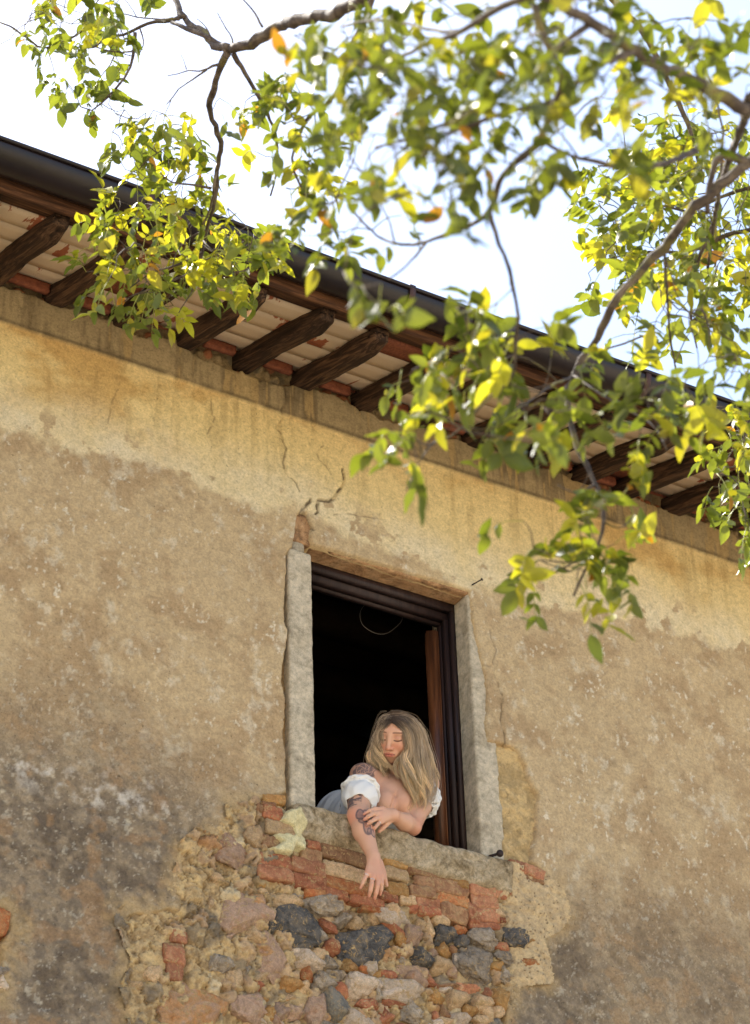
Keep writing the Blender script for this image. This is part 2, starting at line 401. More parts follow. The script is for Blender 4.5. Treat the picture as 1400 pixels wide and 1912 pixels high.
# faces ----------------------------------------------------------------
ny, nx = sh; I = np.arange(ny * nx).reshape(ny, nx)
quads = np.stack([I[:-1, :-1], I[:-1, 1:], I[1:, 1:], I[1:, :-1]], -1).reshape(-1, 4)
keep = (sd[quads] > -0.014).any(1)
win = (gx[quads].mean(1) > X0) & (gx[quads].mean(1) < X1 + 0.003) & (gz[quads].mean(1) > 6.5) & (gz[quads].mean(1) < Z1)
quads = quads[keep & ~win]
used, inv = np.unique(quads, return_inverse=True); quads = inv.reshape(-1, 4)
pv = np.stack([gx, yy, gz], -1)[used]
link('plaster', mesh_np('plaster', pv, quads, col[used], True, [M_plaster]), house)

# --- bedding mortar and rubble core seen where the plaster is gone ------
def mortar_grid(x0, x1, z0, z1, st, seed, base, kind):
    ax = np.arange(x0, x1, st); az = np.arange(z0, z1, st); A, B = np.meshgrid(ax, az); s2 = A.shape; a = A.ravel(); b = B.ravel()
    w1 = fbm(a * 9, b * 9, None, seed, 5, 0.62); w2 = fbm(a * 42, b * 42, None, seed + 7, 4, 0.65)
    g1, g21, gc = worley(a * 13 + 1.2 * w1, b * 15 + 1.2 * w2, seed); h1, h21, hc = worley(a * 36, b * 36, seed + 5)
    right = sstep(5.50, 5.62, a)                # mortar right of the bricks lies almost level with the plaster
    left = sstep(4.62, 4.40, a + 0.1 * (w1 - 0.5)) * (b < 6.62)
    y = base - 0.028 * np.maximum(right, 0.6 * left) + 0.034 * (w1 - 0.5) + 0.016 * (w2 - 0.5) * (1 - 0.3 * right)
    rub = (gc > 0.35) * (1 - 0.8 * right)
    y -= 0.016 * rub * sstep(0.0, 0.28, g21) * sstep(0.75, 0.3, g1) * (0.5 + gc)
    y -= 0.006 * (hc > 0.5) * sstep(0.45, 0.1, h1)
    y += 0.010 * sstep(0.07, 0.0, g21) * (1 - right)
    c = mixc(np.tile(lin(192, 164, 120), (len(a), 1)), lin(150, 124, 88), sstep(0.38, 0.62, w2 * 0.6 + w1 * 0.4))
    c = mixc(c, lin(128, 112, 90), 0.75 * sstep(0.52, 0.62, fbm(a * 5, b * 5, None, seed + 3, 4)) * (1 - 0.6 * right))
    for lo_, hi_, cc, am in ((0.82, 1.0, lin(184, 152, 120), 0.6), (0.66, 0.70, lin(170, 120, 82), 0.6), (0.5, 0.58, lin(112, 104, 94), 0.6), (0.4, 0.46, lin(206, 186, 150), 0.7)):
        c = mixc(c, cc, am * ((gc > lo_) & (gc < hi_)) * sstep(0.03, 0.12, g21) * (1 - right))
    c = mixc(c, lin(206, 178, 128), 0.6 * sstep(0.55, 0.7, fbm(a * 30, b * 30, None, seed + 21, 3)))
    c = mixc(c, lin(122, 94, 60), 0.7 * sstep(0.06, 0.0, g21) * (1 - right))
    c = mixc(c, lin(206, 180, 140), right * 0.6)
    pitm = right * (h1 < 0.12) * (hc > 0.35)
    y += 0.006 * pitm; c = mixc(c, lin(96, 76, 54), 0.8 * pitm)
    return ax, az, s2, a, b, y, c
ax, az, s2, a, b, y, c = mortar_grid(3.70, 5.95, 5.10, 6.58, 0.0045, 101, 0.024, 0)
sdm = poly_sd(a, b, holeA)
q = np.arange(len(a)).reshape(s2); q = np.stack([q[:-1, :-1], q[:-1, 1:], q[1:, 1:], q[1:, :-1]], -1).reshape(-1, 4)
q = q[(sdm[q] < 0.035).any(1)]
u, inv = np.unique(q, return_inverse=True)
link('mortar', mesh_np('mortar', np.stack([a, y, b], -1)[u], inv.reshape(-1, 4), c[u], True, [M_plaster]), house)
def mortar_patch(x0, x1, z0, z1, st, seed, base, ochre, name='mortar', lump=1.0, lim=None):
    ax = np.arange(x0, x1, st); az = np.arange(z0, z1, st); A, B = np.meshgrid(ax, az); a = A.ravel(); b = B.ravel()
    w1 = fbm(a * 8, b * 8, None, seed, 5, 0.6); w2 = fbm(a * 45, b * 45, None, seed + 7, 4, 0.65)
    g1, g21, gc = worley(a * 22, b * 22 + w1, seed)
    y = base + 0.02 * (w1 - 0.5) + 0.007 * (w2 - 0.5) - lump * 0.02 * sstep(0.6, 0.15, g1) * (gc > 0.4)
    c = mixc(np.tile(ochre, (len(a), 1)), ochre * 0.70, sstep(0.40, 0.62, 0.5 * w2 + 0.5 * w1)); c = mixc(c, ochre * 0.5, 0.8 * sstep(0.035, 0.0, np.abs(w1 - 0.52)) * sstep(0.45, 0.6, w2))
    if lump > 0.5:
        c = mixc(c, lin(168, 98, 62), 0.8 * (gc > 0.72) * (g1 < 0.5)); c = mixc(c, lin(130, 116, 92), 0.8 * (gc < 0.3) * (g1 < 0.5))
    q = np.arange(len(a)).reshape(A.shape); q = np.stack([q[:-1, :-1], q[:-1, 1:], q[1:, 1:], q[1:, :-1]], -1).reshape(-1, 4)
    if lim is not None: q = q[lim(a, b)[q].any(1)]
    return link(name, mesh_np(name, np.stack([a, y, b], -1), q, c, True, [M_plaster]), house)
mortar_patch(5.515, 5.80, 6.50, 7.32, 0.005, 131, 0.029, lin(198, 168, 118), lump=0.3, lim=lambda a, b: poly_sd(a, b, holeA) < 0.03)
mortar_patch(4.44, 4.685, 6.60, 7.95, 0.005, 151, 0.052, lin(176, 142, 96), lump=0.5)
mortar_patch(2.9, 3.35, 5.2, 6.3, 0.006, 171, 0.03, lin(180, 150, 108))
mortar_patch(2.4, 10.0, 8.50, 8.80, 0.007, 191, 0.030, lin(158, 134, 96))

# --- the plain body of the house behind the plaster ---------------------
def box_faces(buf, x0, x1, y0, y1, z0, z1, c=None):
    v = [(x0, y0, z0), (x1, y0, z0), (x1, y1, z0), (x0, y1, z0), (x0, y0, z1), (x1, y0, z1), (x1, y1, z1), (x0, y1, z1)]
    buf.add(v, [(3, 2, 1, 0), (4, 5, 6, 7), (0, 1, 5, 4), (1, 2, 6, 5), (2, 3, 7, 6), (3, 0, 4, 7)], c)
def simple(name, rgb, rough=0.8, spec=0.3, metal=0.0, nscale=None, namp=0.3):
    def bld(nt, b, out):
        b.inputs['Roughness'].default_value = rough; b.inputs['Specular IOR Level'].default_value = spec; b.inputs['Metallic'].default_value = metal
        if nscale:
            v, r = objvec(nt); n = noise_n(nt, nscale, 5, v)
            nt.links.new(mix(nt, 1.0, tuple(rgb), ramp(nt, n, [(0.3, 1 - namp), (0.7, 1 + namp)]), 'MULTIPLY'), b.inputs['Base Color']); bump(nt, b, n, 0.3, 0.003)
        else: b.inputs['Base Color'].default_value = (*rgb, 1)
    return mat(name, bld)
M_core = simple('wall_core', lin(150, 125, 92), 0.95, 0.1, nscale=12)
M_room = simple('room_plaster', lin(196, 178, 156), 0.95, 0.1, nscale=6)
M_beam = simple('old_beam', lin(50, 38, 28), 0.9, 0.1, nscale=10)
bw = Buf()
YB0, YB1 = 0.075, 0.305
box_faces(bw, -3, X0 - 0.004, YB0, YB1, 0, 8.72); box_faces(bw, X1 + 0.004, 13, YB0, YB1, 0, 8.72)
box_faces(bw, X0 - 0.004, X1 + 0.004, YB0, YB1, 0, Z0 - 0.16); box_faces(bw, X0 - 0.004, X1 + 0.004, YB0 + .002, YB1, Z1 + 0.004, 8.72)
box_faces(bw, -3, -2.5, YB1, 6, 0, 8.70); box_faces(bw, 12.5, 13, YB1, 6, 0, 8.70); box_faces(bw, -3, 13, 6, 6.5, 0, 8.72)
link('wall', bw.mesh('wall', [M_core], False), house)
rm = Buf()
box_faces(rm, 3.4, 3.5, YB1 + .002, 4.6, 5.6, 8.66); box_faces(rm, 6.9, 7.0, YB1 + .002, 4.6, 5.6, 8.66)
box_faces(rm, 3.5, 6.9, 4.5, 4.6, 5.6, 8.66); box_faces(rm, 3.4, 7.0, YB1 + .002, 4.6, 5.5, 5.6)
link('room', rm.mesh('room', [M_room], False), house)
cl = Buf(); box_faces(cl, 3.4, 7.0, YB1 + .002, 4.6, 8.662, 8.70); link('ceiling', cl.mesh('ceiling', [M_beam], False), house)
for i in range(7):
    v, f = rough_box((3.4, 0.14, 0.16), 0.12, 0.004, 0.01, i)
    link('ceiling_beam', mesh_np('ceiling_beam', v, f, None, True, [M_beam]), house, (5.2, 0.9 + i * 0.55, 8.57))
roofb = Buf()
for s_ in (1,):
    roofb.add([(-3.3, -0.70, 8.545), (13.3, -0.70, 8.545), (13.3, 3.3, 9.90), (-3.3, 3.3, 9.90), (-3.3, 7.3, 8.545), (13.3, 7.3, 8.545),
               (-3.3, -0.70, 8.585), (13.3, -0.70, 8.585), (13.3, 3.3, 9.94), (-3.3, 3.3, 9.94), (-3.3, 7.3, 8.585), (13.3, 7.3, 8.585)],
              [(0, 3, 2, 1), (3, 4, 5, 2), (6, 7, 8, 9), (9, 8, 11, 10), (0, 1, 7, 6), (4, 10, 11, 5), (0, 6, 9, 3), (3, 9, 10, 4), (1, 2, 8, 7), (2, 5, 11, 8)])
M_terra = simple('terracotta_roof', lin(170, 98, 66), 0.85, 0.2, nscale=14)
roof = link('roof', roofb.mesh('roof', [M_terra], False), house)
cv = Buf()
for i in range(83):                                     # rows of half-round cover tiles up the slope
    x = -3.2 + i * 0.2; p = [(x, -0.74, 8.60), (x, 3.3, 9.97)]
    tube(cv, p, 0.085, 8)
tag(link('cover_tile', cv.mesh('cover_tile', [M_terra]), roof), kind='stuff')
# ------------------------------------------------------------------ stones and bricks
def worldvec(nt):
    g = N(nt, 'NewGeometry'); oi = N(nt, 'ObjectInfo'); a = N(nt, 'VectorMath', operation='ADD'); m = N(nt, 'VectorMath', operation='SCALE'); cb = N(nt, 'CombineXYZ')
    for i in range(3): nt.links.new(oi.outputs['Random'], cb.inputs[i])
    nt.links.new(cb.outputs[0], m.inputs[0]); m.inputs['Scale'].default_value = 23.0
    nt.links.new(g.outputs['Position'], a.inputs[0]); nt.links.new(m.outputs[0], a.inputs[1]); return a.outputs[0], oi.outputs['Random']
def stone_mat(name, cols, dark=0.5, sc=1.0, bumpd=0.008, smear=0.545):
    def bld(nt, b, out):
        v, r = worldvec(nt)
        n1 = noise_n(nt, 20 * sc, 6, v, 0.68, 0.8); n2 = noise_n(nt, 75 * sc, 6, v, 0.75); n3 = noise_n(nt, 260, 4, v, 0.7)
        c = ramp(nt, n1, [(0.30, cols[0]), (0.47, cols[1]), (0.60, cols[2]), (0.75, cols[-1])])
        c = mix(nt, 0.9, c, ramp(nt, n2, [(0.30, 1 - dark), (0.5, 1.0), (0.70, 1.35)]), 'MULTIPLY')
        c = mix(nt, 0.6, c, ramp(nt, n3, [(0.3, 0.7), (0.7, 1.3)]), 'MULTIPLY')
        c = mix(nt, 1.0, c, ramp(nt, r, [(0.0, 0.80), (1.0, 1.20)]), 'MULTIPLY')
        n4 = noise_n(nt, 34, 7, v, 0.75, 1.5)
        if smear:
            c = mix(nt, ramp(nt, n4, [(0.0, 0.0), (smear, 0.0), (smear + 0.05, 0.85)]), c, ramp(nt, n3, [(0.3, lin(160, 128, 84)), (0.7, lin(206, 176, 126))]))
        nt.links.new(c, b.inputs['Base Color']); b.inputs['Roughness'].default_value = 0.92
        h = mix(nt, 0.4, mix(nt, 0.5, n2, n4), n3); bump(nt, b, h, 1.0, bumpd * 2.2)
    return mat(name, bld)
MO = lin(186, 154, 108)
SM = {
 'red':   stone_mat('brick_red', [lin(136, 82, 58), lin(168, 104, 74), lin(184, 122, 88), lin(198, 160, 122)], 0.35),
 'red2':  stone_mat('brick_rose', [lin(152, 96, 68), lin(180, 120, 88), lin(192, 136, 100), lin(206, 172, 134)], 0.3),
 'ora':   stone_mat('brick_orange', [lin(158, 88, 52), lin(184, 112, 68), lin(186, 132, 86), MO], 0.35),
 'och':   stone_mat('brick_ochre', [lin(158, 116, 66), lin(186, 142, 86), lin(176, 126, 74), lin(198, 168, 118)], 0.35),
 'bro':   stone_mat('brick_brown', [lin(128, 88, 62), lin(158, 116, 84), lin(166, 130, 94), MO], 0.35),
 'buf':   stone_mat('stone_buff', [lin(172, 138, 100), lin(208, 176, 136), lin(192, 154, 114), lin(220, 196, 160)], 0.4),
 'mau':   stone_mat('stone_mauve', [lin(172, 122, 84), lin(186, 154, 130), lin(170, 138, 114), lin(200, 174, 148)], 0.4, 0.8),
 'mor':   stone_mat('stone_mauve_rust', [lin(188, 124, 70), lin(190, 144, 100), lin(182, 148, 124), lin(194, 166, 144)], 0.4, 0.6),
 'dar':   stone_mat('stone_dark', [lin(70, 68, 68), lin(98, 95, 93), lin(128, 118, 106), lin(110, 104, 98)], 0.5, 0.7, 0.012, 0.55),
 'sla':   stone_mat('stone_slate', [lin(100, 98, 92), lin(128, 122, 112), lin(140, 128, 108), MO], 0.3),
 'gre':   stone_mat('stone_grey', [lin(120, 106, 90), lin(162, 146, 128), lin(184, 168, 148), lin(150, 122, 86)], 0.5, 1.0, 0.010),
 'lig':   stone_mat('stone_light', [lin(182, 154, 128), lin(214, 192, 168), lin(204, 178, 150), lin(224, 208, 186)], 0.3),
 'jam':   stone_mat('dressed_stone', [lin(150, 136, 114), lin(182, 168, 144), lin(196, 182, 158), lin(172, 158, 136)], 0.45, 0.5, 0.007, 0),
 'sil':   stone_mat('sill_stone', [lin(118, 98, 66), lin(180, 158, 124), lin(204, 184, 152), lin(216, 200, 172)], 0.6, 0.8, 0.014, 0),
}
def icos(sub):
    import bmesh
    bm = bmesh.new(); bmesh.ops.create_icosphere(bm, subdivisions=sub, radius=1.0)
    v = np.array([q.co[:] for q in bm.verts]); f = np.array([[w.index for w in q.verts] for q in bm.faces]); bm.free(); return v, f
_iv, _if = icos(3); _iv2, _if2 = icos(4)
stone_meshes = {}
def stone_mesh(k, mname, hi=False):
    key = (k, mname, hi)
    if key in stone_meshes: return stone_meshes[key]
    r = np.random.default_rng(500 + k); v = (_iv2 if hi else _iv).copy(); fc = _if2 if hi else _if
    v = np.sign(v) * np.abs(v) ** 0.72; v /= np.abs(v).max(0)
    for _ in range(14):                                   # broken faces
        n = r.normal(size=3); n[1] *= 0.8; n /= np.linalg.norm(n); d = r.uniform(0.52, 0.9)
        e = v @ n - d; v = v - np.where(e > 0, e * 0.92, 0)[:, None] * n
    nn = v / np.linalg.norm(v, axis=1)[:, None]
    a = fbm(v[:, 0] * 2.2 + k, v[:, 1] * 2.2, v[:, 2] * 2.2, k, 5, 0.62) - 0.5
    v = v + nn * (a * 0.26)[:, None]
    a2 = fbm(v[:, 0] * 8 + k, v[:, 1] * 8, v[:, 2] * 8, k + 5, 4, 0.7) - 0.5
    v = v + nn * (a2 * 0.34)[:, None]
    if mname == 'dar' or mname == 'gre':
        p = fbm(v[:, 0] * 6 + k, v[:, 1] * 6, v[:, 2] * 6, k + 3, 3, 0.6); v -= nn * (0.16 * sstep(0.55, 0.68, p))[:, None]
    v /= np.abs(v).max(0)
    me = mesh_np('stone', v, fc, None, True, [SM[mname]]); stone_meshes[key] = me; return me
brick_meshes = {}
def brick_mesh(k, mname):
    key = (k, mname)
    if key in brick_meshes: return brick_meshes[key]
    v, f = rough_box((0.20, 0.10, 0.07), 0.0095, 0.010, 0.012, 70 + k, 30)
    r = np.random.default_rng(900 + k)
    for _ in range(3):                                    # knocked corners
        n = np.array([r.choice([-1, 1]), -1.3, r.choice([-1, 1]) * 1.0]); n[0] *= 0.8; n /= np.linalg.norm(n); h = np.abs(n) @ np.array([0.1, 0.05, 0.035])
        e = v @ n - h * r.uniform(0.80, 0.93); v = v - np.where(e > 0, e * 0.9, 0)[:, None] * n
    v /= np.array([0.10, 0.05, 0.035])
    me = mesh_np('brick', v, f, None, True, [SM[mname]]); brick_meshes[key] = me; return me
CR = {'A': (460, 1480, 4.667), 'B': (740, 1560, 4.118), 'C': (380, 1660, 3.889), 'D': (700, 1700, 3.889), 'E': (220, 1540, 4.375), 'F': (220, 1740, 4.375), 'P': (0, 0, 1.0)}
masonry = Buf(); taken = []
def brick(crop, x0, y0, x1, y1, h, m, y=0.030, k=None):
    ox, oy, s = CR[crop]; a = W(ox + x0 / s, oy + y0 / s); b = W(ox + x1 / s, oy + y1 / s)
    w = np.linalg.norm(b - a) / 2; hh = h / s / 386 / 2; c = (a + b) / 2; ang = math.atan2(b[2] - a[2], b[0] - a[0])
    k = random.randrange(9) if k is None else k
    o = link('brick', brick_mesh(k, m), house, (c[0], y + random.uniform(-0.006, 0.006), c[2]), (random.uniform(-.06, .06), -ang, random.uniform(-.05, .05)), (w * 1.05, 0.042, hh * 1.08))
    taken.append((c[0], c[2], w, hh)); return o
def stone(crop, cx, cy, w, h, m, rot=0, y=0.026, dep=None, hi=True):
    ox, oy, s = CR[crop]; c = W(ox + cx / s, oy + cy / s); ww = w / s / 382 / 2 * 1.16; hh = h / s / 386 / 2 * 1.16
    k = random.randrange(10); d = dep or min(0.060, 0.85 * min(ww, hh) + 0.010)
    o = link('stone', stone_mesh(k, m, hi and ww * hh > 0.0012), house, (c[0], y + random.uniform(-0.004, 0.006), c[2]), (random.uniform(-.1, .1), math.radians(rot) + random.uniform(-.08, .08) + 0.0, random.uniform(-.1, .1)), (ww, d, hh))
    taken.append((c[0], c[2], ww, hh)); return o
for a in [('A',155,50,340,66,72,'och'),('A',130,160,298,200,98,'red'),('A',165,290,410,350,110,'buf'),('A',130,415,275,455,95,'bro'),('A',80,565,385,620,105,'red'),('A',100,690,395,735,100,'red2'),
          ('A',395,610,675,695,112,'red2'),('A',410,745,690,815,112,'red'),('A',520,450,640,475,66,'red'),('A',470,530,650,580,105,'bro'),('A',515,868,680,885,60,'ora'),
          ('A',655,485,1045,605,108,'bro'),('A',670,640,1040,745,112,'buf'),('A',685,765,1045,870,98,'ora'),('A',690,858,885,905,74,'red'),('A',900,912,1195,985,78,'red'),
          ('A',1190,600,1395,645,64,'och'),('A',1185,690,1400,745,92,'buf'),('A',1215,832,1395,855,98,'och'),('A',1165,895,1310,935,70,'red'),('A',-5,200,70,212,66,'red'),('A',80,130,130,150,56,'bro'),
          ('A',130,95,250,112,34,'bro'),('A',1000,1005,1160,1030,40,'ora'),
          ('B',95,240,440,325,78,'bro'),('B',155,355,545,425,96,'bro'),('B',100,425,292,455,80,'bro'),('B',300,470,558,520,82,'ora'),('B',22,492,142,505,62,'buf'),('B',145,508,332,535,74,'red2'),
          ('B',332,565,545,635,112,'bro'),('B',430,352,545,385,60,'och'),('B',170,580,330,598,62,'red'),
          ('B',510,325,750,355,40,'red'),('B',562,392,832,432,100,'red2'),('B',582,495,775,515,98,'red2'),('B',612,600,802,622,98,'red2'),('B',565,682,788,696,46,'red'),('B',545,600,620,606,130,'red'),
          ('B',975,245,1130,320,84,'red2'),('B',995,330,1130,345,60,'bro'),('B',870,215,975,240,70,'red2'),('B',838,425,878,430,80,'red2'),('B',790,655,830,660,34,'red'),
          ('E',432,905,552,928,84,'red2'),('E',372,990,530,1002,50,'bro'),('E',365,1050,540,1085,118,'red2'),('F',395,300,530,325,138,'red2'),('P',-34,1708,15,1724,36,'ora')]:
    brick(*a)
for a in [('A',72,370,165,195,'buf'),('C',300,160,350,310,'mau'),('C',395,85,150,120,'mor'),('C',600,90,255,135,'buf'),('C',720,265,350,290,'dar'),('C',860,110,250,150,'gre'),('C',495,285,100,125,'dar'),('C',395,335,185,105,'buf'),
          ('C',520,520,340,310,'mau'),('C',155,370,215,60,'mau',-38),('C',335,850,245,210,'mau'),('C',830,870,155,260,'mau'),('C',790,510,230,115,'lig'),('C',680,440,72,52,'lig'),
          ('C',880,690,185,145,'gre'),('C',965,830,210,210,'sla'),('C',975,620,130,105,'gre'),('C',1085,560,170,95,'och'),('C',1150,700,245,160,'lig'),('C',1130,945,280,140,'lig'),
          ('C',1180,385,460,270,'dar',-12),('C',1120,240,165,125,'buf'),('C',1240,200,155,110,'buf'),('C',905,255,140,70,'red',38),('C',1000,85,105,74,'buf'),('C',1350,150,130,125,'buf'),
          ('C',1205,825,155,88,'red'),('C',1375,735,200,130,'lig'),('C',1370,825,120,52,'red'),('C',1330,910,95,95,'red'),('C',1350,605,125,62,'red'),('C',1190,580,100,52,'ora'),
          ('C',760,620,115,115,'ora',20),('C',640,690,155,110,'och'),('C',440,790,95,42,'och'),('C',930,530,120,95,'gre'),('C',590,860,115,115,'buf'),('C',660,900,110,110,'mau'),('C',470,900,90,120,'och'),
          ('C',700,40,110,60,'gre'),('C',1000,200,120,110,'gre'),('C',880,330,90,70,'gre'),('C',560,360,90,80,'och'),('C',230,640,140,150,'buf'),('C',120,560,160,140,'gre'),('C',200,790,90,90,'buf'),('C',420,620,100,90,'buf'),
          ('D',130,30,270,135,'lig'),('D',140,125,170,72,'red',36),('D',275,190,125,175,'mau'),('D',510,180,155,140,'dar'),('D',622,138,108,62,'ora'),('D',622,212,120,100,'dar'),('D',790,180,225,150,'gre'),
          ('D',1000,190,195,145,'dar'),('D',360,340,185,125,'dar'),('D',745,385,290,290,'gre'),('D',1112,390,185,112,'ora'),('D',120,468,135,74,'red'),('D',270,440,155,112,'mau'),('D',420,515,135,80,'red',15),
          ('D',552,530,150,52,'bro'),('D',690,560,185,92,'red2'),('D',842,592,115,66,'red2'),('D',200,570,340,185,'lig'),('D',140,670,195,58,'red'),('D',290,745,265,165,'gre'),('D',80,762,105,105,'red'),
          ('D',600,650,150,150,'buf'),('D',520,738,95,112,'bro'),('D',622,785,165,115,'lig'),('D',790,782,135,74,'buf'),('D',880,803,115,70,'sla'),('D',935,650,130,200,'och'),('D',607,360,46,92,'lig'),
          ('D',950,330,150,105,'gre'),('D',780,680,150,120,'buf'),('D',450,620,150,110,'och'),('D',950,470,140,120,'gre'),('D',480,400,150,120,'buf'),('D',205,200,90,130,'och',-25),('D',400,120,90,190,'buf'),
          ('D',1120,215,90,110,'och'),('D',30,600,80,120,'gre'),('D',690,730,120,90,'och'),
          ('E',945,225,370,265,'mau'),('F',620,600,440,390,'mor'),('E',830,440,110,90,'buf'),('E',770,640,100,110,'buf'),('E',1205,485,90,70,'och'),('E',1210,545,95,60,'buf'),('F',300,340,140,150,'buf'),('F',160,430,110,90,'buf'),
          ('F',330,480,200,90,'mau'),('F',900,430,120,120,'buf'),('F',1340,640,120,150,'mau'),('P',2,1812,26,26,'gre'),('P',8,1836,24,30,'lig')]:
    stone(*a)
# small rubble wedged between the larger stones
tk = np.array(taken); n_s = 0
for _ in range(2500):
    if n_s > 48: break
    px = random.uniform(430, 950); py = random.uniform(1690, 1925)
    if px < 560 and random.random() < 0.5: continue
    c = W(px, py)
    q = ((c[0] - tk[:, 0]) / tk[:, 2]) ** 2 + ((c[2] - tk[:, 1]) / tk[:, 3]) ** 2
    if q.min() < 0.75 or poly_sd(np.array([c[0]]), np.array([c[2]]), holeA)[0] > -0.02: continue
    r = random.uniform(14, 30); stone('P', px, py, r * random.uniform(0.9, 1.7), r, random.choice(['buf', 'gre', 'mau', 'och', 'bro', 'red', 'lig', 'buf']), random.uniform(-30, 30), y=0.030, hi=False)
    tk = np.array(taken); n_s += 1

# --- stone surround ------------------------------------------------------
def part_box(name, m, x0, x1, y0, y1, z0, z1, res, amp, rad, s, freq=14, amp2=None, parent=None):
    v, f = rough_box((x1 - x0, y1 - y0, z1 - z0), res, amp, rad, s, freq, amp2)
    return link(name, mesh_np(name, v, f, None, True, [m]), parent or house, ((x0 + x1) / 2, (y0 + y1) / 2, (z0 + z1) / 2))
YF = 0.112                                                # outer face of the wooden frame
jl = part_box('jamb_stone', SM['jam'], 4.575, X0, 0.006, 0.30, Z0 + 0.008, 7.80, 0.011, 0.005, 0.010, 4, 16)
jl2 = part_box('jamb_stone', SM['jam'], 4.60, 4.665, 0.022, 0.07, 7.79, 7.955, 0.011, 0.008, 0.02, 6, 16)
v, f = rough_box((0.125, 0.287, Z1 - Z0 - 0.002), 0.011, 0.0035, 0.006, 9, 16)
v[:, 0] += (v[:, 0] > 0) * 0.055 * (fbm(v[:, 2] * 7, v[:, 2] * 0 + 2.2, None, 33, 5, 0.65) - 0.62) * sstep(0, 0.05, v[:, 0])
jr = link('jamb_stone', mesh_np('jamb_stone', v, f, None, True, [SM['jam']]), house, (X1 + 0.0625, 0.013 + 0.1435, (Z0 + Z1) / 2))
M_lint = stone_mat('lintel_stone', [lin(92, 70, 52), lin(176, 134, 94), lin(190, 152, 112), lin(110, 88, 68)], 0.6, 0.45, 0.006, 0)
part_box('lintel_stone', M_lint, 4.60, 5.62, 0.016, 0.30, Z1, Z1 + 0.15, 0.014, 0.003, 0.008, 12, 16)
# sill: long weathered slab, uneven front, rounded top arris
v, f = rough_box((1.02, 0.40, 0.148), 0.011, 0.013, 0.028, 15, 11)
v2 = v.copy(); fr = sstep(0.0, -0.2, v[:, 1]); cut = sstep(0.02, -0.08, v[:, 2]) * fr
v2[:, 1] += 0.03 * cut * fbm(v[:, 0] * 5, v[:, 2] * 6, None, 19, 3); v2[:, 2] -= 0.012 * np.sin(v[:, 0] * 5) * fr
v2[:, 1] += 0.022 * (fbm(v[:, 0] * 22, v[:, 2] * 34, None, 23, 3) - 0.5) * fr
link('sill_stone', mesh_np('sill_stone', v2, f, None, True, [SM['sil']]), house, (5.085, 0.165, Z0 - 0.074 + 0.004))
# pale yellowish repair mortar smeared over the left end of the sill
M_patch = stone_mat('repair_mortar', [lin(214, 198, 142), lin(230, 218, 172), lin(224, 208, 156), lin(236, 226, 190)], 0.3, 0.7, 0.006, 0)
pp = wp([(530,1516),(552,1508),(562,1530),(570,1545),(564,1562),(572,1580),(566,1592),(548,1588),(538,1600),(520,1598),(506,1592),(490,1586),(512,1580),(520,1575),(512,1568),(506,1560),(530,1556),(542,1560),(540,1549),(528,1544),(520,1536)])
ax = np.arange(4.45, 4.78, 0.0045); az = np.arange(6.35, 6.66, 0.0045); A, B = np.meshgrid(ax, az); a = A.ravel(); b = B.ravel()
s_ = poly_sd(a, b, pp) + 0.02 * (fbm(a * 40, b * 40, None, 5, 3) - 0.5)
yv = -0.050 + 0.045 * sstep(-0.012, 0.004, s_) + 0.022 * (fbm(a * 20, b * 20, None, 8, 4) - 0.5) + 0.02 * sstep(6.55, 6.45, b) 
q = np.arange(len(a)).reshape(A.shape); q = np.stack([q[:-1, :-1], q[:-1, 1:], q[1:, 1:], q[1:, :-1]], -1).reshape(-1, 4); q = q[(s_[q] < 0.004).all(1)]
u, inv = np.unique(q, return_inverse=True)
link('mortar_patch', mesh_np('mortar_patch', np.stack([a, yv, b], -1)[u], inv.reshape(-1, 4), None, True, [M_patch]), house)

# --- window frame, opened casement ----------------------------------------
def wood_build(cols, along, sc=1.0, rough=0.6, spec=0.25):
    def bld(nt, b, out):
        v, r = objvec(nt); mp = N(nt, 'Mapping'); s = [14 * sc] * 3; s[along] = 1.1 * sc; mp.inputs['Scale'].default_value = s
        nt.links.new(v, mp.inputs['Vector']); n1 = noise_n(nt, 3.0, 8, mp.outputs[0], 0.65, 1.2); n2 = noise_n(nt, 12, 5, mp.outputs[0], 0.6)
        c = ramp(nt, n1, [(0.30, cols[0]), (0.48, cols[1]), (0.66, cols[2])])
        c = mix(nt, 0.6, c, ramp(nt, n2, [(0.3, 0.6), (0.7, 1.35)]), 'MULTIPLY')
        c = mix(nt, 1.0, c, ramp(nt, r, [(0.0, 0.85), (1.0, 1.15)]), 'MULTIPLY')
        nt.links.new(c, b.inputs['Base Color']); b.inputs['Roughness'].default_value = rough; b.inputs['Specular IOR Level'].default_value = spec
        bump(nt, b, n1, 0.5, 0.005)
    return bld
M_frame = mat('dark_frame_wood', wood_build([lin(36, 26, 26), lin(52, 38, 36), lin(62, 46, 42)], 2, 1.0, 0.5))
M_sash = mat('varnished_sash_wood', wood_build([lin(50, 28, 16), lin(84, 48, 26), lin(112, 68, 40)], 2, 0.7, 0.4, 0.35))
wf = Buf()
FB = [(X0 - 0.02, X1 - 0.002, YF, YF + 0.03, Z1 - 0.040, Z1 - 0.002), (X0 + 0.0, X1 - 0.02, YF + 0.03, YF + 0.065, Z1 - 0.070, Z1 - 0.003),
      (X0 + 0.02, X1 - 0.03, YF + 0.065, YF + 0.09, Z1 - 0.080, Z1 - 0.004)]
frame = link('window_frame', None, house) if False else None
for i, bb in enumerate(FB): box_faces(wf, *bb)
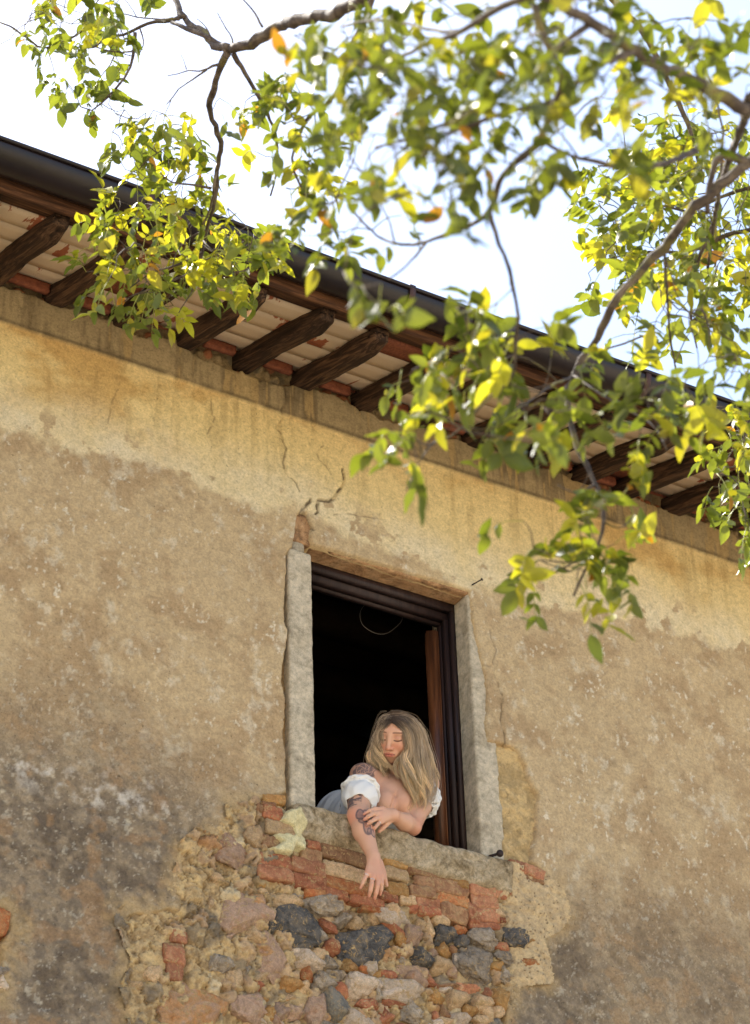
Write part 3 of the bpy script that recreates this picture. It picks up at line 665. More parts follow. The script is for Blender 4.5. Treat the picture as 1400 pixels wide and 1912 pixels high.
for x0, x1, y0, y1 in ((X1 - 0.020, X1 - 0.001, YF + 0.001, YF + 0.03), (X1 - 0.034, X1 - 0.003, YF + 0.031, YF + 0.066), (X1 - 0.038, X1 - 0.004, YF + 0.067, YF + 0.09),
                       (X0 + 0.001, X0 + 0.01, YF + 0.001, YF + 0.03), (X0 + 0.002, X0 + 0.02, YF + 0.031, YF + 0.09)):
    box_faces(wf, x0, x1, y0, y1, Z0 - 0.02, Z1 - 0.041)
fr = link('window_frame', wf.mesh('window_frame', [M_frame], False), house)
cs = Buf()                                                 # casement folded back into the room
xs0 = X1 - 0.088
box_faces(cs, 0, 0.045, 0, 0.057, Z0 + 0.01, Z1 - 0.11)
box_faces(cs, 0, 0.045, 0.295, 0.355, Z0 + 0.01, Z1 - 0.11)
box_faces(cs, .001, 0.044, 0.057, 0.295, Z0 + 0.01, Z0 + 0.09); box_faces(cs, .001, 0.044, 0.057, 0.295, Z1 - 0.19, Z1 - 0.11)
box_faces(cs, 0.045, 0.052, 0.005, 0.025, Z0 + 0.012, Z1 - 0.112); box_faces(cs, -0.006, 0.0, 0.016, 0.040, Z0 + 0.012, Z1 - 0.112)
sash = link('casement', cs.mesh('casement', [M_sash], False), house, (xs0 - 0.004, 0.206, 0), (0, 0, -math.radians(34)))
_wl[sash.name] = Vector((0, 0, 0))
def glass_build(nt, b, out):
    b.inputs['Base Color'].default_value = (0.8, 0.85, 0.9, 1); b.inputs['Roughness'].default_value = 0.03; b.inputs['Transmission Weight'].default_value = 1.0; b.inputs['IOR'].default_value = 1.45
M_glass = mat('window_glass', glass_build)
gb = Buf(); box_faces(gb, 0.018, 0.023, 0.057, 0.295, Z0 + 0.09, Z1 - 0.19)
link('pane', gb.mesh('pane', [M_glass], False), sash)
# loop of thin cable hanging inside, behind the top of the frame
M_wire = simple('pale_cable', lin(120, 112, 104), 0.5)
cb = Buf(); tube(cb, smooth_path([W(x, y, 0.35) for x, y in ((695,1117),(676,1135),(672,1150),(678,1168),(700,1182),(720,1183),(738,1172),(751,1156),(745,1142),(735,1132),(732,1126),(728,1112))], 40), 0.0012, 5)
tag(link('cable', cb.mesh('cable', [M_wire])), label='thin cable hanging in a loop in the dark window opening', category='cable')
# nail in the wall right of the lintel, round-headed hinge pin at the right end of the sill
M_iron = simple('rusty_iron', lin(52, 40, 38), 0.6, 0.4, 0.4, nscale=60)
nb_ = Buf(); a = W(881, 1092, -0.002); b = W(899, 1082, -0.045); tube(nb_, [a, b], 0.003, 7); tube(nb_, [b, b + (b - a) * 0.08], 0.0065, 9)
link('nail', nb_.mesh('nail', [M_iron]), house)
pb = Buf(); a = W(913, 1599, -0.005); b = W(927, 1595, -0.035)
tube(pb, [a, b], 0.006, 8); d_ = (b - a) / np.linalg.norm(b - a)
t_ = np.linspace(-1, 1, 9); tube(pb, [b + d_ * 0.015 * (1 + q) for q in t_], [0.0155 * math.sqrt(max(0.02, 1 - q * q)) for q in t_], 12)
link('shutter_pin', pb.mesh('shutter_pin', [M_iron]), house)

# ------------------------------------------------------------------ eaves
SL = 0.33                                                  # slope of the roof
M_raft = mat('old_rafter_wood', wood_build([lin(28, 20, 15), lin(52, 37, 27), lin(98, 72, 52)], 1, 1.0, 0.85, 0.15))
M_board = mat('eave_board_wood', wood_build([lin(40, 26, 18), lin(68, 44, 30), lin(104, 70, 46)], 0, 1.0, 0.8, 0.15))
RX = [3.451, 3.745, 4.045, 4.348, 4.625, 4.923, 5.225, 5.52, 5.815, 6.095, 6.345, 6.615, 6.885, 7.16, 7.45, 7.74, 8.03]
RX = [RX[0] - 0.29 * i for i in range(21, 0, -1)] + RX + [RX[-1] + 0.29 * i for i in range(1, 17)]
ang = math.atan(SL)
for i, x in enumerate(RX):
    L = 0.68 / math.cos(ang) + 0.06
    v, f = rough_box((0.078, L, 0.085), 0.013, 0.006, 0.010, 200 + i, 9, 0.02)
    endm = sstep(-L / 2 + 0.12, -L / 2, v[:, 1])           # weathered, chamfered ends
    v[:, 2] += endm * 0.03 * (v[:, 2] < 0) * random.uniform(0.3, 1.3); v[:, 0] *= 1 - 0.12 * endm
    if random.random() < 0.4: m_ = (v[:, 1] < -L / 2 + 0.17) & (v[:, 2] < 0.0); v[m_, 2] += 0.02
    o = link('rafter', mesh_np('rafter', v, f, None, True, [M_raft]), house)
    jx = random.uniform(-0.004, 0.004)
    cy = -0.31; o.location = (x + jx + 0.02, cy, 8.734 - 0.0425 + SL * cy - 0.003 + random.uniform(-0.004, 0.004)); o.rotation_euler = (ang, 0, random.uniform(-0.02, 0.02))
# flat terracotta tiles laid across the rafters, whitewashed underneath
def tile_build(nt, b, out):
    v, r = objvec(nt); n1 = noise_n(nt, 3.2, 5, v, 0.55, 0.3); n2 = noise_n(nt, 60, 5, v, 0.7); tc = N(nt, 'TexCoord').outputs['Object']
    base = mix(nt, n2, lin(140, 78, 54), lin(176, 106, 74)); wash = mix(nt, n2, lin(206, 180, 150), lin(222, 198, 170))
    t = N(nt, 'Math', operation='ADD'); nt.links.new(n1, t.inputs[0]); m = N(nt, 'Math', operation='MULTIPLY'); nt.links.new(r, m.inputs[0]); m.inputs[1].default_value = 0.24; nt.links.new(m.outputs[0], t.inputs[1])
    k = ramp(nt, t.outputs[0], [(0.0, 1.0), (0.785, 1.0), (0.80, 0.0)])
    nt.links.new(mix(nt, k, base, wash), b.inputs['Base Color']); b.inputs['Roughness'].default_value = 0.9; bump(nt, b, n2, 0.35, 0.003)
M_tile = mat('whitewashed_tile', tile_build)
def tred(nt, b, out):
    v, r = objvec(nt); n2 = noise_n(nt, 40, 5, v, 0.7)
    nt.links.new(ramp(nt, n2, [(0.3, lin(104, 56, 40)), (0.7, lin(152, 90, 62))]), b.inputs['Base Color']); b.inputs['Roughness'].default_value = 0.85; bump(nt, b, n2, 0.3, 0.003)
M_tred = mat('bare_tile', tred)
tv, tf = rough_box((1.0, 0.1494, 0.026), 0.05, 0.0012, 0.003, 3, 20)
tiles = [mesh_np('eave_tile', tv, tf, None, False, [m]) for m in (M_tile, M_tred)]
for i in range(len(RX) - 1):
    xa, xb = RX[i], RX[i + 1]; w = xb - xa
    for j in range(5):
        cy = 0.075 - 0.1505 * j
        if cy - 0.07 < -0.64: continue
        m = tiles[1] if j == 0 or (random.random() < 0.07) else tiles[0]
        o = link('eave_tile', m, house, ((xa + xb) / 2 + 0.02, cy, 8.734 + SL * cy + 0.0145 + random.uniform(-0.0015, 0.0015)), (ang, random.uniform(-.004, .004), random.uniform(-.006, .006)), (w - 0.004, 1, 1))
# red tile on edge closing the gap above the wall
for i in range(len(RX) - 1):
    if random.random() < 0.3: continue
    xa, xb = RX[i] + 0.06 + random.uniform(0, 0.05), RX[i + 1] - 0.02 - random.uniform(0, 0.04)
    v, f = rough_box((xb - xa, 0.03, 0.042), 0.012, 0.004, 0.002, i, 30)
    link('closing_tile', mesh_np('closing_tile', v, f, None, False, [M_tred]), house, ((xa + xb) / 2, -0.035 + random.uniform(-.006, .006), 8.692 + random.uniform(-.006, .004)), (random.uniform(-.1, .1), random.uniform(-.02, .02), 0))
# eave boards
x = -3.3
while x < 13:
    L = random.uniform(2.2, 3.0) if not (2.4 < x < 8) else 2.6
    v, f = rough_box((L - 0.006, 0.10, 0.028), 0.03, 0.0025, 0.004, int(x * 10) % 97, 8)
    link('eave_board', mesh_np('eave_board', v, f, None, True, [M_board]), house, (x + L / 2, -0.665, 8.734 + SL * -0.665 + 0.015), (ang, 0, 0))
    v, f = rough_box((L - 0.006, 0.022, 0.13), 0.03, 0.002, 0.003, int(x * 10) % 89, 8)
    link('fascia_board', mesh_np('fascia_board', v, f, None, True, [M_board]), house, (x + L / 2 + 0.3, -0.722, 8.545), (0.0, 0, 0))
    x += L
# gutter: half-round, rolled rim, in four lengths with lapped joints; iron straps
def gut_build(nt, b, out):
    tc = N(nt, 'TexCoord').outputs['Object']; n = noise_n(nt, 5, 6, tc, 0.7, 0.4); n2 = noise_n(nt, 60, 4, tc)
    nt.links.new(ramp(nt, n, [(0.3, lin(24, 17, 17)), (0.7, lin(38, 28, 28))]), b.inputs['Base Color'])
    nt.links.new(ramp(nt, n2, [(0.3, 0.30), (0.7, 0.45)]), b.inputs['Roughness']); b.inputs['Specular IOR Level'].default_value = 0.35
    bump(nt, b, n, 0.12, 0.01)
M_gut = mat('brown_painted_metal', gut_build)
GY, GZc, GR = -0.800, 8.585, 0.080
def gutter_len(x0, x1, r0, tilt):
    g = Buf(); K = 22; prof = []
    th = [math.pi + math.pi * i / K for i in range(K + 1)]
    outer = [(GY + r0 * math.cos(t), GZc + r0 * math.sin(t)) for t in th]
    inner = [(GY + (r0 - .002) * math.cos(t), GZc + (r0 - .002) * math.sin(t)) for t in th[::-1]]
    pr = outer + inner; n = len(pr); xx = np.linspace(x0, x1, 24)
    v = np.array([(x, y + 0.0025 * math.sin(x * 1.7), z + tilt * (x - 5) + 0.002 * math.sin(x * 2.3)) for x in xx for y, z in pr])
    f = [(i * n + j, (i + 1) * n + j, (i + 1) * n + (j + 1) % n, i * n + (j + 1) % n) for i in range(len(xx) - 1) for j in range(n)]
    f += [tuple(range(n)), tuple((len(xx) - 1) * n + j for j in range(n))[::-1]]
    g.add(v, f)
    tube(g, [(x, GY - r0 - 0.004 + 0.0025 * math.sin(x * 1.7), GZc + 0.004 + tilt * (x - 5) + 0.002 * math.sin(x * 2.3)) for x in xx], 0.009, 10)
    return g
for x0, x1, r in ((-3.3, 2.2, GR), (2.18, 5.02, GR + 0.0), (4.98, 7.9, GR + 0.0025), (7.86, 13.3, GR)):
    link('gutter', gutter_len(x0, x1, r, 0.0).mesh('gutter', [M_gut]), house)
M_strap = simple('strap_iron', lin(66, 42, 36), 0.55, 0.4, 0.2, nscale=40)
def strap_mesh():
    g = Buf(); K = 26; v = []; 
    pts = [(GY + 0.068, GZc + 0.03)] + [(GY + (GR + .006) * math.cos(t), GZc + (GR + .006) * math.sin(t)) for t in [2 * math.pi - math.pi * i / K for i in range(K + 1)]] + [(GY - GR - 0.006, GZc + 0.012), (GY - GR + 0.006, GZc + 0.022)]
    pts = np.array(pts); tn = np.gradient(pts, axis=0); tn /= np.linalg.norm(tn, axis=1)[:, None]; nn = np.stack([tn[:, 1], -tn[:, 0]], 1) * 0.0035
    for sgn in (-1, 1):
        for xo in (-0.013, 0.013):
            v.append(np.stack([np.full(len(pts), xo), pts[:, 0] + sgn * nn[:, 0], pts[:, 1] + sgn * nn[:, 1]], 1))
    n = len(pts); V = np.concatenate(v); f = []
    for i in range(n - 1):
        f += [(i, i + 1, n + i + 1, n + i), (2 * n + i, 3 * n + i, 3 * n + i + 1, 2 * n + i + 1), (i, 2 * n + i, 2 * n + i + 1, i + 1), (n + i, n + i + 1, 3 * n + i + 1, 3 * n + i)]
    f += [(0, n, 3 * n, 2 * n), (n - 1, 3 * n - 1, 4 * n - 1, 2 * n - 1)]
    g.add(V, f); return g.mesh('gutter_strap', [M_strap])
sm = strap_mesh()
for x in (-2.4, -1.2, 0.0, 1.15, 2.30, 3.47, 4.67, 5.86, 7.05, 8.2, 9.4, 10.6, 11.8):
    link('gutter_strap', sm, house, (x, 0, 0))

# ------------------------------------------------------------------ ground
def ground_build(nt, b, out):
    tc = N(nt, 'TexCoord').outputs['Object']; n = noise_n(nt, 0.35, 8, tc, 0.65); n2 = noise_n(nt, 9, 6, tc, 0.7)
    c = ramp(nt, n, [(0.35, lin(204, 190, 164)), (0.55, lin(196, 180, 152)), (0.75, lin(160, 156, 120))])
    nt.links.new(mix(nt, 0.5, c, ramp(nt, n2, [(0.3, 0.75), (0.7, 1.15)]), 'MULTIPLY'), b.inputs['Base Color']); b.inputs['Roughness'].default_value = 0.95; bump(nt, b, n2, 0.6, 0.05)
M_ground = mat('gravel_yard', ground_build)
gs = axis(-12, 20, 0.5, -400, 400, 40.0); A, B = np.meshgrid(gs, gs)
hz = 0.05 * (fbm(A * 0.2, B * 0.2, None, 3, 4) - 0.5) - 0.04
q = np.arange(A.size).reshape(A.shape); q = np.stack([q[:-1, :-1], q[:-1, 1:], q[1:, 1:], q[1:, :-1]], -1).reshape(-1, 4)
tag(link('ground', mesh_np('ground', np.stack([A.ravel(), B.ravel(), hz.ravel()], -1), q, None, True, [M_ground])), kind='structure')
# ================================================================== the woman
# signed-distance modelling on a regular grid, meshed with surface nets, so body and arms are one continuous skin
class Field:
    def __init__(s, lo, hi, h):
        s.lo = np.array(lo, float); s.h = h; s.n = np.ceil((np.array(hi) - s.lo) / h).astype(int) + 1
        s.f = np.full(s.n, 0.2, dtype=np.float32)
        s.ax = [s.lo[i] + h * np.arange(s.n[i]) for i in range(3)]
    def sub(s, lo, hi):
        a = np.clip(np.floor((np.array(lo) - s.lo) / s.h).astype(int), 0, s.n - 1); b = np.clip(np.ceil((np.array(hi) - s.lo) / s.h).astype(int) + 1, 1, s.n)
        sl_ = tuple(slice(a[i], b[i]) for i in range(3))
        X, Y, Z = np.meshgrid(*[s.ax[i][sl_[i]] for i in range(3)], indexing='ij', sparse=False)
        return sl_, X, Y, Z
    def union(s, fn, lo, hi, k=0.01):
        lo = np.array(lo) - k - 0.02; hi = np.array(hi) + k + 0.02
        sl_, X, Y, Z = s.sub(lo, hi)
        if X.size == 0: return
        d = fn(X, Y, Z); a = s.f[sl_]
        hh = np.clip(0.5 + 0.5 * (a - d) / k, 0, 1); s.f[sl_] = a * (1 - hh) + d * hh - k * hh * (1 - hh)
    def cut(s, fn, lo, hi, k=0.006):
        sl_, X, Y, Z = s.sub(np.array(lo) - k - 0.01, np.array(hi) + k + 0.01)
        d = -fn(X, Y, Z); a = s.f[sl_]; hh = np.clip(0.5 - 0.5 * (a - d) / k, 0, 1); s.f[sl_] = a * (1 - hh) + d * hh + k * hh * (1 - hh)
    def cap(s, a, b, ra, rb, k=0.01, cut=False):
        a = np.array(a, float); b = np.array(b, float); e = b - a; L = e @ e + 1e-12
        def fn(X, Y, Z):
            t = np.clip(((X - a[0]) * e[0] + (Y - a[1]) * e[1] + (Z - a[2]) * e[2]) / L, 0, 1)
            return np.sqrt((X - a[0] - e[0] * t) ** 2 + (Y - a[1] - e[1] * t) ** 2 + (Z - a[2] - e[2] * t) ** 2) - (ra + (rb - ra) * t)
        r = max(ra, rb); (s.cut if cut else s.union)(fn, np.minimum(a, b) - r, np.maximum(a, b) + r, k)
    def ell(s, c, B, r, k=0.01, cut=False):
        """ellipsoid, B rows = axes, r = radii"""
        c = np.array(c, float); B = np.array(B, float); r = np.array(r, float)
        def fn(X, Y, Z):
            p = [((X - c[0]) * B[i][0] + (Y - c[1]) * B[i][1] + (Z - c[2]) * B[i][2]) for i in range(3)]
            k0 = np.sqrt(sum((p[i] / r[i]) ** 2 for i in range(3))); k1 = np.sqrt(sum((p[i] / r[i] ** 2) ** 2 for i in range(3))) + 1e-9
            return k0 * (k0 - 1) / k1
        R_ = np.sqrt(((B * r[:, None]) ** 2).sum(0)); (s.cut if cut else s.union)(fn, c - R_, c + R_, k)
    def mesh(s):
        f = s.f; sg = f < 0; n = f.shape; L = [q - 1 for q in n]
        cnt = np.zeros(L, np.int8)
        for i in (0, 1):
            for j in (0, 1):
                for k in (0, 1): cnt += sg[i:i + L[0], j:j + L[1], k:k + L[2]]
        act = np.argwhere((cnt > 0) & (cnt < 8)); idx = np.full(L, -1, np.int32); idx[tuple(act.T)] = np.arange(len(act))
        P = np.zeros((len(act), 3)); C = np.zeros(len(act))
        cs_ = [(i, j, k) for i in (0, 1) for j in (0, 1) for k in (0, 1)]
        val = {c: f[act[:, 0] + c[0], act[:, 1] + c[1], act[:, 2] + c[2]].astype(float) for c in cs_}
        for a in cs_:
            for d in range(3):
                if a[d] == 0:
                    b = list(a); b[d] = 1; b = tuple(b); va, vb = val[a], val[b]; m = (va < 0) != (vb < 0)
                    t = np.where(m, va / (va - vb + 1e-20), 0); p = np.array(a, float)[None] + 0 * P; p[:, d] += t
                    P += np.where(m[:, None], p, 0); C += m
        V = s.lo + (act + P / C[:, None]) * s.h
        Fq = []
        for d in range(3):
            u, v = [(1, 2), (2, 0), (0, 1)][d]
            sl1 = [slice(None)] * 3; sl1[d] = slice(0, n[d] - 1); sl2 = [slice(None)] * 3; sl2[d] = slice(1, n[d])
            A = sg[tuple(sl1)]; B_ = sg[tuple(sl2)]; e = np.argwhere(A != B_)
            e = e[(e[:, u] > 0) & (e[:, v] > 0) & (e[:, u] < n[u] - 1) & (e[:, v] < n[v] - 1)]
            fl = A[tuple(e.T)]
            def g(du, dv):
                q = e.copy(); q[:, u] -= du; q[:, v] -= dv; return idx[tuple(q.T)]
            Q_ = np.stack([g(1, 1), g(0, 1), g(0, 0), g(1, 0)], 1); Q_[~fl] = Q_[~fl][:, ::-1]; Fq.append(Q_)
        Fq = np.concatenate(Fq); Fq = Fq[(Fq >= 0).all(1)]
        return V, Fq
def relax(V, Fq, it=2, lam=0.5):
    e = np.concatenate([Fq[:, [0, 1]], Fq[:, [1, 2]], Fq[:, [2, 3]], Fq[:, [3, 0]]]); e = np.concatenate([e, e[:, ::-1]])
    dg = np.bincount(e[:, 0], minlength=len(V))[:, None] + 1e-9
    for _ in range(it):
        a = np.stack([np.bincount(e[:, 0], V[e[:, 1], i], minlength=len(V)) for i in range(3)], 1) / dg; V = V + lam * (a - V)
    return V
# ---- head frame: x = picture right, y = up, z = towards the viewer, tipped and turned
HC = W(738, 1370, 0.02)                                    # middle of the head at eye height
yaw, pit, rol = math.radians(-17), math.radians(11), math.radians(-3)
Ry = np.array([[math.cos(yaw), 0, math.sin(yaw)], [0, 1, 0], [-math.sin(yaw), 0, math.cos(yaw)]])
Rx = np.array([[1, 0, 0], [0, math.cos(pit), -math.sin(pit)], [0, math.sin(pit), math.cos(pit)]])
Rz = np.array([[math.cos(rol), -math.sin(rol), 0], [math.sin(rol), math.cos(rol), 0], [0, 0, 1]])
HB = R @ Rz @ Ry @ Rx                                      # columns = head axes in the world
def hw(x, y, z): return HC + HB @ np.array([x, y, z])
def cw(x, y, z): return HC + R @ np.array([x, y, z])       # untipped frame
HR = HB.T
# ---- joints
SHR, ELR, WRR = W(676, 1448, 0.085), W(668, 1524, -0.045), W(697, 1600, -0.125)
SHL, ELL, WRL = W(798, 1464, 0.105), W(769, 1543, 0.012), W(733, 1522, -0.098)
NECK, CH, BEL, PEL = W(746, 1452, 0.135), W(733, 1498, 0.115), W(700, 1545, 0.24), W(644, 1534, 0.40)
B = Field([4.70, -0.32, 6.06], [5.42, 0.60, 7.16], 0.0026)
def C(a, b, ra, rb, k=0.012): B.cap(a, b, ra, rb, k)
# torso
C(PEL, BEL, 0.115, 0.095, 0.03); C(BEL, CH, 0.095, 0.088, 0.04)
bl = (SHL - SHR); bl /= np.linalg.norm(bl)
C(CH - bl * 0.045, CH + bl * 0.04, 0.082, 0.080, 0.03)
C(SHR + bl * 0.03 + [0, .01, 0], NECK + [0, 0.015, -0.045], 0.045, 0.045, 0.035); C(SHL - bl * 0.03 + [0, .01, 0], NECK + [0, 0.015, -0.045], 0.045, 0.045, 0.035)
C(NECK + [0, 0.02, -0.05], CH + [0, 0, 0.02], 0.055, 0.070, 0.04)
for c, r in ((W(717, 1501, 0.062), 0.050), (W(751, 1502, 0.048), 0.051)): B.ell(c, np.eye(3), (r, r, r * 1.25), 0.014)

# shoulders and arms
C(SHR, SHR * 0.5 + ELR * 0.5, 0.052, 0.050, 0.025); C(SHR * 0.5 + ELR * 0.5, ELR, 0.050, 0.041, 0.02)
C(ELR, ELR * 0.62 + WRR * 0.38 + [0.0, 0, 0], 0.040, 0.040, 0.02); C(ELR * 0.62 + WRR * 0.38, WRR, 0.040, 0.0245, 0.02)
C(SHL, SHL * 0.5 + ELL * 0.5, 0.050, 0.047, 0.02); C(SHL * 0.5 + ELL * 0.5, ELL, 0.047, 0.036, 0.02)
C(ELL, ELL * 0.6 + WRL * 0.4, 0.036, 0.036, 0.015); C(ELL * 0.6 + WRL * 0.4, WRL, 0.036, 0.0235, 0.012)
# neck and head
C(NECK + [0, 0, -0.01], hw(0, -0.05, -0.01), 0.050, 0.047, 0.025)
def HE(c, r, k=0.01, cut=False): B.ell(hw(*c), HR, r, k, cut)
def HCp(a, b, ra, rb, k=0.006, cut=False): B.cap(hw(*a), hw(*b), ra, rb, k, cut)
HE((0, 0.012, -0.018), (0.069, 0.074, 0.084), 0.01)
HE((0, -0.018, 0.022), (0.058, 0.078, 0.060), 0.03)
for s_ in (-1, 1):
    HCp((s_ * 0.046, -0.045, 0.0), (s_ * 0.008, -0.088, 0.050), 0.018, 0.017, 0.02)
    HE((s_ * 0.034, -0.030, 0.050), (0.024, 0.026, 0.024), 0.018)
    HE((s_ * 0.072, -0.010, -0.012), (0.008, 0.028, 0.017), 0.006)
HE((0, -0.092, 0.052), (0.018, 0.014, 0.014), 0.014)
HCp((-0.036, 0.024, 0.060), (0.036, 0.024, 0.060), 0.013, 0.013, 0.016)
for s_ in (-1, 1):
    HE((s_ * 0.031, 0.003, 0.092), (0.018, 0.012, 0.016), 0.012, True)
    HE((s_ * 0.031, -0.001, 0.064), (0.0150, 0.0125, 0.0145), 0.004)
HCp((0, 0.012, 0.078), (0, -0.030, 0.098), 0.0075, 0.0095, 0.014)
HE((0, -0.035, 0.098), (0.010, 0.009, 0.010), 0.007)
for s_ in (-1, 1): HE((s_ * 0.0115, -0.039, 0.087), (0.0075, 0.0065, 0.009), 0.006)
HE((0, -0.064, 0.070), (0.030, 0.020, 0.016), 0.016)
for s_ in (-1, 1):
    HCp((s_ * 0.004, -0.0600, 0.0860), (s_ * 0.020, -0.0640, 0.0790), 0.0050, 0.0022, 0.003)
HCp((-0.012, -0.0700, 0.0835), (0.012, -0.0700, 0.0835), 0.0058, 0.0058, 0.003)
HCp((-0.021, -0.0650, 0.0895), (0.021, -0.0650, 0.0895), 0.0016, 0.0016, 0.003, True)
# ---- hands
def unit(v): return v / (np.linalg.norm(v) + 1e-12)
def finger(pts, rad):
    for i in range(len(pts) - 1): B.cap(pts[i], pts[i + 1], rad[i], rad[i + 1], 0.0035 if i else 0.006)
    return pts[-1]
nails = []
def hand(wr, kn, tips, thumb, depth_dir, palm_r=0.014):
    """wr wrist, kn four knuckle points, tips list of finger joint lists"""
    for q in kn: B.cap(wr, q, 0.019, 0.0115, 0.014)
    B.cap(kn[0], kn[3], 0.0115, 0.0105, 0.008)
    for q, t, r in zip(kn, tips, (0.0088, 0.0092, 0.0088, 0.0078)):
        pts = [q] + t; finger(pts, [r * 1.08, r, r * 0.92, r * 0.72][:len(pts)])
    finger(thumb, [0.015, 0.0125, 0.0100, 0.0078])
# hanging right hand, back of the hand to the viewer, fingers down; thumb on the right side of the picture
hy = -0.140
KR = [W(713, 1636, hy), W(705, 1639, hy - .004), W(695, 1637, hy - .004), W(685, 1632, hy)]
TR = [[W(712.5, 1650, hy - .006), W(711, 1661, hy + .002), W(709.5, 1670, hy + .014)],
      [W(704.5, 1655, hy - .010), W(702, 1667, hy - .004), W(699.5, 1677, hy + .010)],
      [W(693.5, 1652, hy - .010), W(691.5, 1663, hy - .004), W(689, 1673, hy + .010)],
      [W(680, 1642, hy - .004), W(676.5, 1650, hy + .002), W(673, 1658, hy + .012)]]
hand(WRR, KR, TR, [W(708, 1610, hy + .02), W(715, 1629, hy + .012), W(718, 1642, hy + .010), W(721.5, 1653, hy + .012)], None)
# left hand resting over the right forearm, fingers to the left of the picture
KL = [W(713, 1511, -0.116), W(709, 1518, -0.124), W(708, 1526, -0.124), W(710, 1534, -0.116)]
TL = [[W(700, 1510, -0.128), W(690, 1514, -0.128), W(680, 1520, -0.118)],
      [W(697, 1519, -0.136), W(688, 1524, -0.136), W(680.5, 1530, -0.124)],
      [W(699, 1530, -0.134), W(691, 1535, -0.134), W(684.5, 1541, -0.122)],
      [W(704, 1540, -0.122), W(700, 1545, -0.122), W(696, 1550, -0.112)]]
hand(WRL, KL, TL, [W(728, 1530, -0.095), W(720, 1539, -0.092), W(714, 1546, -0.088), W(708, 1552, -0.082)], None)
def surf(px, py):
    for y in np.arange(-0.22, 0.3, 0.0015):
        q = W(px, py, y); i = np.round((q - B.lo) / B.h).astype(int)
        if (i >= 0).all() and (i < B.n).all() and B.f[tuple(i)] < 0: return q
    return W(px, py, 0.0)
for line, r0, r1 in (([(741, 1476), (738, 1486), (735, 1496), (732, 1506), (730, 1514)], 0.002, 0.0075), ([(775, 1484), (768, 1498), (764, 1510), (761, 1520)], 0.002, 0.004)):
    sp = [surf(*q) for q in line]
    for i in range(len(sp) - 1):
        if np.linalg.norm(sp[i + 1] - sp[i]) < 0.06:
            f0 = i / (len(sp) - 1); B.cap(sp[i], sp[i + 1], r0 + (r1 - r0) * f0, r0 + (r1 - r0) * (f0 + 0.25), 0.010, cut=True)
V, Fq = B.mesh(); V = relax(V, Fq, 2, 0.45)
# ---- skin colour
hl = (V - HC) @ HB                                          # head-local coordinates
skin = np.tile(lin(208, 160, 132), (len(V), 1))
nz = fbm(V[:, 0] * 60, V[:, 1] * 60, V[:, 2] * 60, 3, 3)
skin = mixc(skin, lin(200, 142, 112), 0.5 * sstep(0.45, 0.65, fbm(V[:, 0] * 14, V[:, 1] * 14, V[:, 2] * 14, 9, 3)))
inh = (np.abs(hl[:, 0]) < 0.08) & (hl[:, 1] > -0.115) & (hl[:, 1] < 0.12) & (hl[:, 2] > 0.02)
def g2(x0, y0, sx, sy): return np.exp(-((hl[:, 0] - x0) / sx) ** 2 - ((hl[:, 1] - y0) / sy) ** 2) * inh
for s_ in (-1, 1):
    skin = mixc(skin, lin(206, 122, 102), 0.45 * g2(s_ * 0.036, -0.034, 0.020, 0.018))
    ab = np.abs(hl[:, 0] - s_ * 0.032); yb = 0.0255 - 6.0 * (ab - 0.004) ** 2
    skin = mixc(skin, lin(96, 66, 50), 0.85 * inh * sstep(0.0042, 0.0015, np.abs(hl[:, 1] - yb)) * sstep(0.022, 0.016, ab))
    yl = -0.0085 + 9.0 * np.clip(hl[:, 0] * 0 + ab, 0, 0.02) ** 2
    skin = mixc(skin, lin(46, 30, 26), 0.92 * inh * sstep(0.0038, 0.0016, np.abs(hl[:, 1] - yl)) * sstep(0.0170, 0.0145, ab))
    skin = mixc(skin, lin(168, 112, 94), 0.5 * g2(s_ * 0.031, 0.006, 0.016, 0.008))
    skin = mixc(skin, lin(110, 60, 50), 0.8 * inh * (np.hypot(hl[:, 0] - s_ * 0.007, (hl[:, 1] + 0.0435) * 1.5) < 0.0032))
skin = mixc(skin, lin(206, 118, 100), 0.4 * g2(0, -0.036, 0.013, 0.012))
lipy = np.abs(hl[:, 1] + 0.0655) < (0.0098 - 14 * hl[:, 0] ** 2)
skin = mixc(skin, lin(182, 96, 86), 0.75 * (lipy & inh & (hl[:, 2] > 0.06) & (np.abs(hl[:, 0]) < 0.0235)))
skin = mixc(skin, lin(96, 40, 38), 0.8 * (inh & (np.abs(hl[:, 1] + 0.0650 - 3 * hl[:, 0] ** 2) < 0.0016) & (np.abs(hl[:, 0]) < 0.0225) & (hl[:, 2] > 0.06)))
scalp = (hl[:, 1] > -0.10) & (np.abs(hl[:, 0]) < 0.09) & ((hl[:, 1] > 0.058 - 12 * hl[:, 0] ** 2 * 0.6) | ((hl[:, 2] < 0.0) & (hl[:, 1] > -0.02)))
skin = mixc(skin, lin(84, 68, 58), 0.95 * scalp)
# reddened elbows, knuckles and finger tips
for q, r in [(ELR + unit(ELR - SHL) * 0.03, 0.035), (ELL, 0.035)] + [(k_, 0.010) for k_ in KR + KL] + [(t_[-1], 0.012) for t_ in TR + TL]:
    d = np.linalg.norm(V - q, axis=1); skin = mixc(skin, lin(208, 110, 92), 0.45 * np.exp(-(d / r) ** 2))
